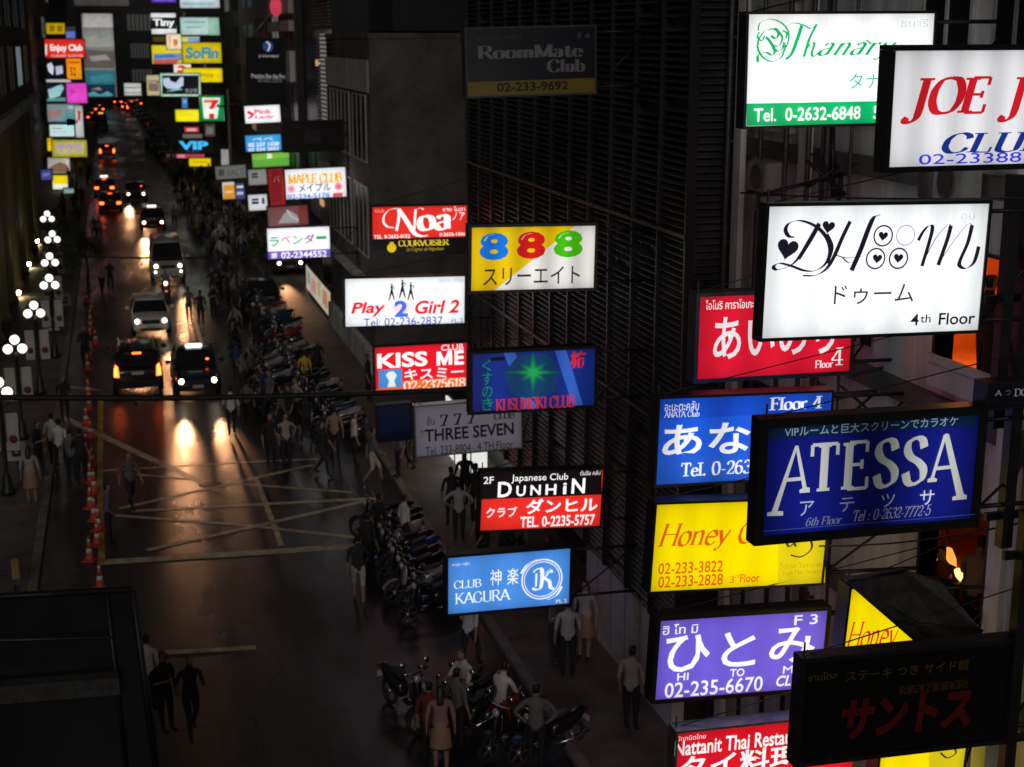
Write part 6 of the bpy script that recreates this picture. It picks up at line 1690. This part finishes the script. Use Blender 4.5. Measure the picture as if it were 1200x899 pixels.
for px, py, pose, sh, tr, rz, lab in (
    (272, 511, 'walk', 'white', 'dark', PI, 'person in white shirt and dark trousers walking in the headlight glow'),
    (291, 500, 'stand', 'grey', 'black', 2.6, 'person in grey beside the white shirted walker on the road'),
    (72, 555, 'walk', 'white', 'black', 2.9, 'person in white shirt and black trousers walking left of the traffic cones'),
    (64, 548, 'stand', 'white', 'dark', 2.6, 'person in white half hidden behind the white shirted walker'),
    (86, 567, 'stand', 'grey', 'dark', 3.0, 'person in grey with pale head walking left of the traffic cones'),
    (97, 568, 'walk', 'black', 'black', 3.2, 'person in black right beside the traffic cones'),
    (47, 558, 'talk', 'black', 'dark', 1.2, 'dark person pointing with bent arm on the left side of the road'),
    (38, 592, 'skirt', 'pale', 'khaki', 3.0, 'long haired person in pale dress near the left kerb'),
    (77, 495, 'stand', 'black', 'black', .3, 'person all in black standing under the overhead cable'),
    (154, 596, 'walk', 'grey', 'dark', .5, 'faint grey person crossing the box of road lines'),
    (129, 640, 'hips', 'grey', 'black', 1.7, 'person with dark back and pale sleeves just right of the cones'),
    (101, 432, 'stand', 'black', 'black', .4, 'person in black standing between the far cones'),
    (176, 835, 'stand', 'white', 'black', 2.8, 'person in white shirt beside the black board at lower left'),
    (195, 858, 'talk', 'black', 'black', .7, 'dark person walking right of the white shirt at lower left'),
    (226, 862, 'walk', 'black', 'dark', .2, 'dark person alone on the empty dark road at lower left'),
    (421, 707, 'stride', 'black', 'white', 3.0, 'person in black shirt and white shorts at the road edge'),
    (432, 676, 'stand', 'black', 'black', 2.4, 'dark person standing just behind the white shorts'),
    (336, 545, 'hips', 'pale', 'dark', .3, 'person in pale grey shirt with hands on hips beside the parked scooters'),
    (318, 548, 'stand', 'black', 'black', .2, 'dark person left of the pale grey shirt'),
    (378, 558, 'walk', 'black', 'dark', 1.0, 'dark person walking with white shoes in the right group'),
    (393, 540, 'stand', 'tan', 'dark', 2.9, 'person in long tan top in the right group'),
    (416, 545, 'stand', 'white', 'black', 1.6, 'person in white shirt in the middle of the right group'),
    (436, 566, 'stride', 'grey', 'white', 1.5, 'striding person in white shorts under the red sign'),
    (468, 560, 'talk', 'grey', 'dark', -1.2, 'person in grey shirt under the lavender grey sign'),
    (446, 655, 'talk', 'black', 'black', 2.2, 'dark person leaning by the scooters right of the white shorts'),
    (475, 652, 'stand', 'white', 'dark', 1.9, 'person in white top among the scooters left of the black and red sign'),
    (538, 636, 'hips', 'pale', 'dark', 2.9, 'person in pale shirt on the pavement left of the black and red sign'),
    (550, 785, 'walk', 'white', 'dark', 2.4, 'person in white with a dark bag strap below the sky blue sign'),
    (665, 795, 'stand', 'pale', 'black', 2.9, 'person in pale top standing on the pavement below the sky blue sign'),
    (648, 778, 'talk', 'grey', 'dark', 1.0, 'person in grey beside the pale top below the sky blue sign'),
    (685, 772, 'skirt', 'pale', 'khaki', -.6, 'long haired person by the tiled wall below the sky blue sign'),
    (517, 905, 'skirt', 'pink', 'dark', 2.9, 'person with long hair and pale pink top at the bottom edge'),
    (536, 880, 'stand', 'grey', 'black', 2.2, 'person in grey at the bottom edge right of the pink top'),
    (628, 905, 'hips', 'grey', 'black', 2.8, 'person in grey shirt at the bottom edge right of the red stool'),
    (504, 897, 'stand', 'red', 'black', 2.6, 'person in dark red left of the pale pink top'),
    (432, 470, 'stand', 'black', 'black', 1.2, 'dark person on the scooter side of the pavement under the red signs'),
    (373, 447, 'walk', 'black', 'dark', .4, 'dark person walking on the lit brown strip of pavement'),
    (358, 462, 'stand', 'yellow', 'dark', 2.8, 'person in yellow shirt among the scooters'),
    (739, 858, 'stand', 'pale', 'black', 2.4, 'person in pale clothes at the foot of the violet lightbox'),
    (120, 345, 'walk', 'tan', 'black', .3, 'dark walker with tan top in the middle of the far road'),
    (130, 342, 'stand', 'black', 'black', .2, 'dark walker beside the tan top in the far road'),
    (222, 377, 'stand', 'grey', 'black', 2.8, 'person in grey at the roadside right of the white hatchback'),
    (236, 383, 'stand', 'black', 'black', 2.8, 'person in black at the roadside right of the white hatchback'),
    (250, 374, 'talk', 'black', 'dark', .8, 'dark person further right of the white hatchback'),
    (205, 268, 'stand', 'tan', 'dark', .2, 'person with tan top standing right of the far red taxi'),
    (210, 247, 'stand', 'white', 'dark', 2.9, 'person in white at the edge of the far crowd right of the red taxi'),
    (111, 284, 'stand', 'grey', 'black', .2, 'pair member in grey left of the far road'), (117, 283, 'stand', 'pale', 'black', .2, 'pair member in pale top left of the far road')):
    person(pose, sh, tr, at(px, py), rz, lab, scale=rnd.uniform(.96, 1.03))
# people on the scooters and on a red stool
for px, py, lab, sh, tr in ((556, 846, 'person in white leaning on a scooter at the bottom', 'white', 'dark'), ):
    q = G(px, py)
    sc = scooter('black scooter under the white leaning rider at the bottom', 'scooters with riders', SC_COL[0], (q.x, q.y, 0), -1.0)
    person('sit', sh, tr, (q.x - .2, q.y - .12, 0), -1.0, lab)
q = G(585, 850)
person('stool', 'white', 'red', (q.x, q.y, 0), 2.2, 'person in white seated on a red stool at the bottom')
t = thing('plastic_stool', 'red plastic stool under the seated person at the bottom', 'stool', (q.x, q.y, 0), .3)
RP = mat('red_plastic', (.4, .03, .02), .4)
MB().bevbox(-.16, .16, -.16, .16, .4, .44, RP, .02).build('seat', t)
for sx in (-1, 1):
    for sy in (-1, 1):
        MB().tube([(sx * .13, sy * .13, .4), (sx * .17, sy * .17, 0)], .025, RP, 6).build('leg', t)
q = G(476, 838)
scooter('black scooter standing alone at the bottom of the road, nose to the camera', 'scooters with riders', SC_COL[0], (q.x, q.y, 0), .35)
for px, py, a in ((520, 850, -1.1), (548, 868, -.9), (600, 880, -1.0), (640, 888, -1.2)):
    q = G(px, py)
    dup(sc0[0], (q.x, q.y, 0), a, 'black scooter in the loose group at the bottom edge', 'scooters at the bottom edge')
q = G(195, 352)
scooter('scooter with a lit headlamp between the van and the white hatchback', 'scooters with riders', SC_COL[1], (q.x, q.y, 0), 0, lit=True)
person('sit', 'grey', 'dark', (q.x, q.y + .2, 0), 0, 'rider on the scooter between the van and the white hatchback')
# the crowd on the right pavement
crowd = []
while len(crowd) < 172:
    y = rnd.uniform(84, 168)
    x = rnd.uniform(4.6, 8.4) if y > 100 else rnd.uniform(5.0, 8.6)
    if all((x - a) ** 2 + (y - b) ** 2 > .35 for a, b in crowd):
        crowd.append((x, y))
WORD = {'white': 'white', 'pale': 'pale grey', 'black': 'black', 'grey': 'dark grey', 'tan': 'tan', 'pink': 'pink', 'red': 'dark red', 'yellow': 'yellow', 'blue': 'navy'}
for x, y in crowd:
    sh = rnd.choice(('white', 'white', 'pale', 'pale', 'black', 'black', 'grey', 'grey', 'tan', 'blue', 'black', 'grey', 'pink'))
    far_ = 'far end of' if y > 125 else 'nearer part of'
    person(rnd.choice(('stand', 'walk', 'talk', 'skirt', 'hips', 'walk')), sh, rnd.choice(('dark', 'black', 'khaki')), (x, y, KERB_H if x > RX1 else 0), rnd.uniform(0, 6.28),
           'person in %s in the %s the crowd along the right kerb' % (WORD[sh], far_), 'people in %s in the %s the crowd' % (WORD[sh], far_), rnd.uniform(.93, 1.04))
for i in range(34):
    y = rnd.uniform(44, 80)
    x = rnd.uniform(4.2, 5.6)
    if 51 < y < 60:
        x = rnd.uniform(3.9, 4.6)
    sh = rnd.choice(('black', 'black', 'grey', 'pale', 'blue'))
    person(rnd.choice(('stand', 'talk', 'walk', 'hips')), sh, rnd.choice(('dark', 'black')), (x, y, 0), rnd.uniform(0, 6.28), 'person in %s standing by the scooters along the right kerb' % WORD[sh], 'people in %s by the scooters' % WORD[sh], rnd.uniform(.95, 1.03))
for i in range(22):
    y = rnd.uniform(84, 150)
    x = rnd.uniform(-4.6, -2.6)
    sh = rnd.choice(('black', 'grey', 'pale', 'tan', 'white'))
    person(rnd.choice(('stand', 'talk', 'walk')), sh, rnd.choice(('dark', 'black')), (x, y, 0), rnd.uniform(0, 6.28), 'person in %s along the far left kerb' % WORD[sh], 'people in %s along the far left kerb' % WORD[sh], rnd.uniform(.95, 1.03))
for i in range(10):
    y = rnd.uniform(29, 44)
    x = rnd.uniform(7.8, 9.2)
    sh = rnd.choice(('black', 'grey', 'black', 'blue'))
    person(rnd.choice(('stand', 'talk', 'walk')), sh, 'black', (x, y, KERB_H), rnd.uniform(0, 6.28), 'person in %s on the near right pavement' % WORD[sh], 'people in %s on the near right pavement' % WORD[sh])
# guests in the orange room
p_ = WX(1138, 700, 11.0)
person('stool', 'pink', 'dark', WX(1138, 735, 10.95), 2.2, 'guest with black hair and pink top seen from behind in the orange window', scale=1.0)
person('stool', 'red', 'black', WX(1102, 735, 10.95), -.9, 'dark guest at the left side of the lower orange window')
person('stand', 'black', 'black', WX(1150, 470, 11.0), 1.6, 'dark guest standing in the upper orange window')
# ------------------------------------------------------------------ street lamps with three globes and two banners
GLOBE = mat('lamp_globe_lit', (.9, .9, .85), .4, emit=(1, .97, .82), es=1.9)
LPOST = mat('dark_green_lamp_post', (.02, .028, .024), .45, .3)
BANN = mat('white_banner_cloth', (.5, .5, .47), .85, noise=.15, nscale=3)
MARK = mat('dark_red_banner_print', (.16, .04, .045), .8)
LG = 'globe street lamps along the left kerb'
lamp0 = None
def lamp(label, loc):
    t = thing('street_lamp', label, 'street lamp', loc, 0, LG)
    p = MB()
    p.lathe([(.2, 0), (.2, .12), (.15, .2), (.13, .5), (.08, .6), (.055, .7), (.05, 2.7), (.07, 2.74), (.03, 2.95)], LPOST, 14)
    p.build('pole', t)
    a = MB()
    for x, z in ((-.26, 2.98), (.2, 2.98)):
        a.tube([(0, 0, 2.62), (x * .7, 0, 2.64), (x, 0, 2.7), (x, 0, 2.84)], .022, LPOST, 6)
    a.build('arm', t)
    for x, y, z in ((-.25, 0, 3.04), (.2, 0, 3.04), (-.02, .02, 3.34)):
        MB().sphere((x, y, z), .152, GLOBE, 14).build('globe', t)
        MB().lathe([(.05, z - .22), (.09, z - .19), (.09, z - .165), (.04, z - .16)], LPOST, 12, (x, y, 0)).build('globe_base', t)
    for s in (-1, 1):
        b = MB()
        x0, x1 = sorted((s * .1, s * .42))
        n = 6
        vs = []
        for k in range(n + 1):
            z = 2.42 - 1.12 * k / n
            yy = .02 * math.sin(k * 1.3 + s)
            vs += [(x0, yy, z), (x1, yy + .012, z), (x1, yy + .02, z), (x0, yy + .008, z)]
        fs = []
        for k in range(n):
            for q in range(4):
                fs.append((k * 4 + q, k * 4 + (q + 1) % 4, k * 4 + 4 + (q + 1) % 4, k * 4 + 4 + q))
        b.add(vs, fs, BANN)
        b.lathe([(.02, -.012), (.115, -.011), (.115, -.008), (.02, -.006)], MARK, 18, ((x0 + x1) / 2, -.022, 1.66), 'y')
        b.build('banner', t)
        MB().tube([(0, 0, 2.44), (s * .45, 0, 2.44)], .012, LPOST, 6).tube([(0, 0, 1.28), (s * .45, 0, 1.28)], .012, LPOST, 6).build('banner_rod', t)
    return t
ORD = ['nearest globe street lamp cut by the left edge of the photo', 'second globe street lamp from the left edge with a red marked banner', 'third globe street lamp from the left edge, beside the far cones', 'fourth globe street lamp in the left kerb row', 'fifth globe street lamp in the left kerb row', 'sixth globe street lamp, beside the small green tree', 'farthest lit globe street lamp below the violet blue panel']
for (px, py, Yd), lab in zip(((-2, 440, 42.6), (17, 390, 48.8), (39.5, 350, 55.2), (57.5, 318, 61.6), (58, 292, 68), (61, 265, 76), (55, 243, 85)), ORD):
    q = W(px, py, Yd)
    loc = (q.x, Yd, 0 if q.x > RX0 - .2 else KERB_H)
    if lamp0 is None:
        lamp0 = lamp(lab, loc)
    else:
        dup(lamp0, loc, 0, lab)
# ------------------------------------------------------------------ traffic cones
CONE = mat('orange_cone_plastic', (.62, .07, .025), .5, noise=.15, nscale=4)
BAND = mat('white_cone_band', (.7, .68, .64), .4)
t = None
G_ = 'orange cones in a line down the street'
for px, py in ((101, 355), (106, 366), (108, 376), (105, 384), (105, 393), (113, 403), (104, 421), (100, 436), (101, 463), (102, 482), (103, 498), (105, 512), (103, 528), (105, 545), (107, 562), (107, 577), (109, 592), (111, 608), (110, 626), (112, 642), (109, 657), (115, 691)):
    q = G(px, py)
    if t is None:
        t = thing('traffic_cone', 'orange traffic cone with white bands in the line down the street', 'traffic cone', (q.x, q.y, 0), 0, G_)
        MB().bevbox(-.19, .19, -.19, .19, 0, .04, CONE, .01).build('base', t)
        MB().lathe([(.14, .041), (.125, .1), (.1, .27)], CONE, 16).lathe([(.0705, .4), (.06, .52), (.048, .6)], CONE, 16).lathe([(.036, .7), (.03, .78), (.02, .8)], CONE, 16).build('body', t)
        MB().lathe([(.1005, .27), (.0707, .4)], BAND, 16).lathe([(.0485, .6), (.0362, .7)], BAND, 16).build('band', t)
    else:
        c_ = dup(t, (q.x + rnd.uniform(-.12, .12), q.y + rnd.uniform(-.3, .3), 0), rnd.uniform(-.6, .6), scale=rnd.uniform(.78, .92))
        c_.rotation_euler.x = rnd.uniform(-.04, .04)
# ------------------------------------------------------------------ small boards by the lamps, barrier, cables, tree
BRD = mat('white_notice_board', (.5, .49, .46), .6)
DK = mat('dark_board_print', (.03, .025, .03), .6)
for px, py, lab in ((77, 372, 'white notice board with a dark symbol beside the third street lamp'), (63, 402, 'white notice board with a dark square below the second lamp'), (22, 560, 'small white notice board low at the left kerb')):
    q = G(px, py)
    t = thing('notice_board', lab, 'sign', (q.x, q.y, 0), 0, None)
    MB().box(-.02, .02, -.02, .02, 0, .55, STEEL).build('post', t)
    MB().bevbox(-.27, .27, -.03, .0, .55, 1.15, BRD, .01).box(-.14, .12, -.033, -.031, .68, 1.0, DK).box(-.05, .05, -.035, -.034, .78, .92, BRD).build('board', t)
q = G(10, 700)
t = thing('barrier', 'grey slatted barrier with a yellow end cap at the left edge', 'barrier', (q.x, q.y, 0))
b = MB()
for k in range(6):
    b.box(-1.4, .12, -.02, .02, .5 + k * .1, .56 + k * .1, STEEL2)
b.build('slat', t)
MB().bevbox(.12, .3, -.06, .06, .45, .95, mat('worn_yellow_paint', (.3, .22, .09), .5, noise=.3, nscale=5), .02).build('end_cap', t)
MB().box(.14, .2, -.03, .03, 0, .3, STEEL).build('leg', t)
MB().box(-1.2, -1.14, -.03, .03, 0, .5, STEEL).build('leg', t)
def cable(lab, a, b, sag, r):
    pts = []
    for k in range(25):
        s = k / 24
        p = a + (b - a) * s
        pts.append((p.x, p.y, p.z - sag * 4 * s * (1 - s)))
    o = MB().tube(pts, r, mat('black_cable', (.012, .012, .012), .6), 7).build('overhead_cable')
    tag(o, lab, 'cable')
cable('thick black cable bundle strung across the street above the cars', W(-40, 465, 34), W(560, 455, 34), .12, .07)
cable('thin dark cable across the far road beside the pale van', W(60, 300, 70), W(330, 300, 70), .1, .05)
cable('thin black cable along the wall above the heart sign', W(868, 226, 18), W(1200, 232, 14.0), .04, .012)
cable('thin black cable below the dark blue capitals sign', W(960, 640, 16.5), W(1200, 612, 13.9), .08, .012)
# small leafy tree beside the lamps
def tree(lab, loc, H, R_, n, seed):
    r = random.Random(seed)
    t = thing('street_tree', lab, 'tree', loc)
    MB().tube([(0, 0, 0), (.05, 0, H * .3), (-.03, .05, H * .6), (.02, .02, H * .85)], [.09, .07, .05, .02], mat('tree_bark', (.06, .045, .03), .9), 8).tube([(0, 0, H * .45), (.35, .1, H * .7)], [.04, .015], MATS['tree_bark'], 6).tube([(0, 0, H * .5), (-.3, -.15, H * .75)], [.04, .015], MATS['tree_bark'], 6).build('trunk', t)
    c = MB()
    LE = [mat('leaf_green', (.035, .085, .02), .55), mat('leaf_dark_green', (.02, .05, .014), .55)]
    cl = [(r.gauss(0, R_ * .42), r.gauss(0, R_ * .42), H * .72 + r.gauss(0, H * .14), r.uniform(.25, .5)) for _ in range(16)]
    for i in range(n):
        x, y, z, s = r.choice(cl)
        p = Vector((x + r.gauss(0, s * .55), y + r.gauss(0, s * .55), max(.5, z + r.gauss(0, s * .5))))
        d = Vector((r.uniform(-1, 1), r.uniform(-1, 1), r.uniform(-.7, .7))).normalized()
        e_ = d.cross(Vector((r.uniform(-1, 1), r.uniform(-1, 1), r.uniform(-1, 1)))).normalized()
        L = r.uniform(.07, .13)
        c.add([p, p + d * L * .5 + e_ * L * .28, p + d * L, p + d * L * .5 - e_ * L * .28], [(0, 1, 2, 3)], r.choice(LE))
    c.build('crown', t, recalc=False)
tree('small bushy green tree beside the left street lamps', (-2.0, 80.5, 0), 3.0, 1.1, 2600, 3)
tree('low leafy shrub tree behind the left street lamps', (-3.6, 88, 0), 3.2, 1.0, 2200, 5)
tree('dark leafy tree at the right kerb beside the parked black sedan', (7.3, 78.5, 0), 2.8, .9, 2400, 8)
# pole with a red tip leaning from the black tower
a, b = W(288, 52, 88), W(323, 8, 88)
t = thing('flag_pole', 'slanting thin pole with a red lantern tip on the black tower', 'pole', a)
MB().tube([(0, 0, 0), b - a], .05, ALU, 6).build('pole', t)
MB().sphere(b - a, .34, mat('red_lantern', (.5, .05, .08), .5, emit=(1, .08, .16), es=.45), 10, 1.7).build('lantern', t)
# lamp posts / poles beside the convenience sign
q = G(272, 232)
t = thing('utility_pole', 'concrete utility pole under the convenience store sign', 'utility pole', (8.6, 118, .13))
MB().lathe([(.16, 0), (.1, 9)], CONC, 12).build('pole', t)
MB().box(-.9, .9, -.06, .06, 7.6, 7.75, STEEL).build('crossarm', t)
for x in (-.8, -.3, .3, .8):
    MB().lathe([(.03, 7.751), (.06, 7.8), (.03, 7.9)], mat('white_insulator', (.5, .5, .5), .3), 8, (x, 0, 0)).build('insulator', t)
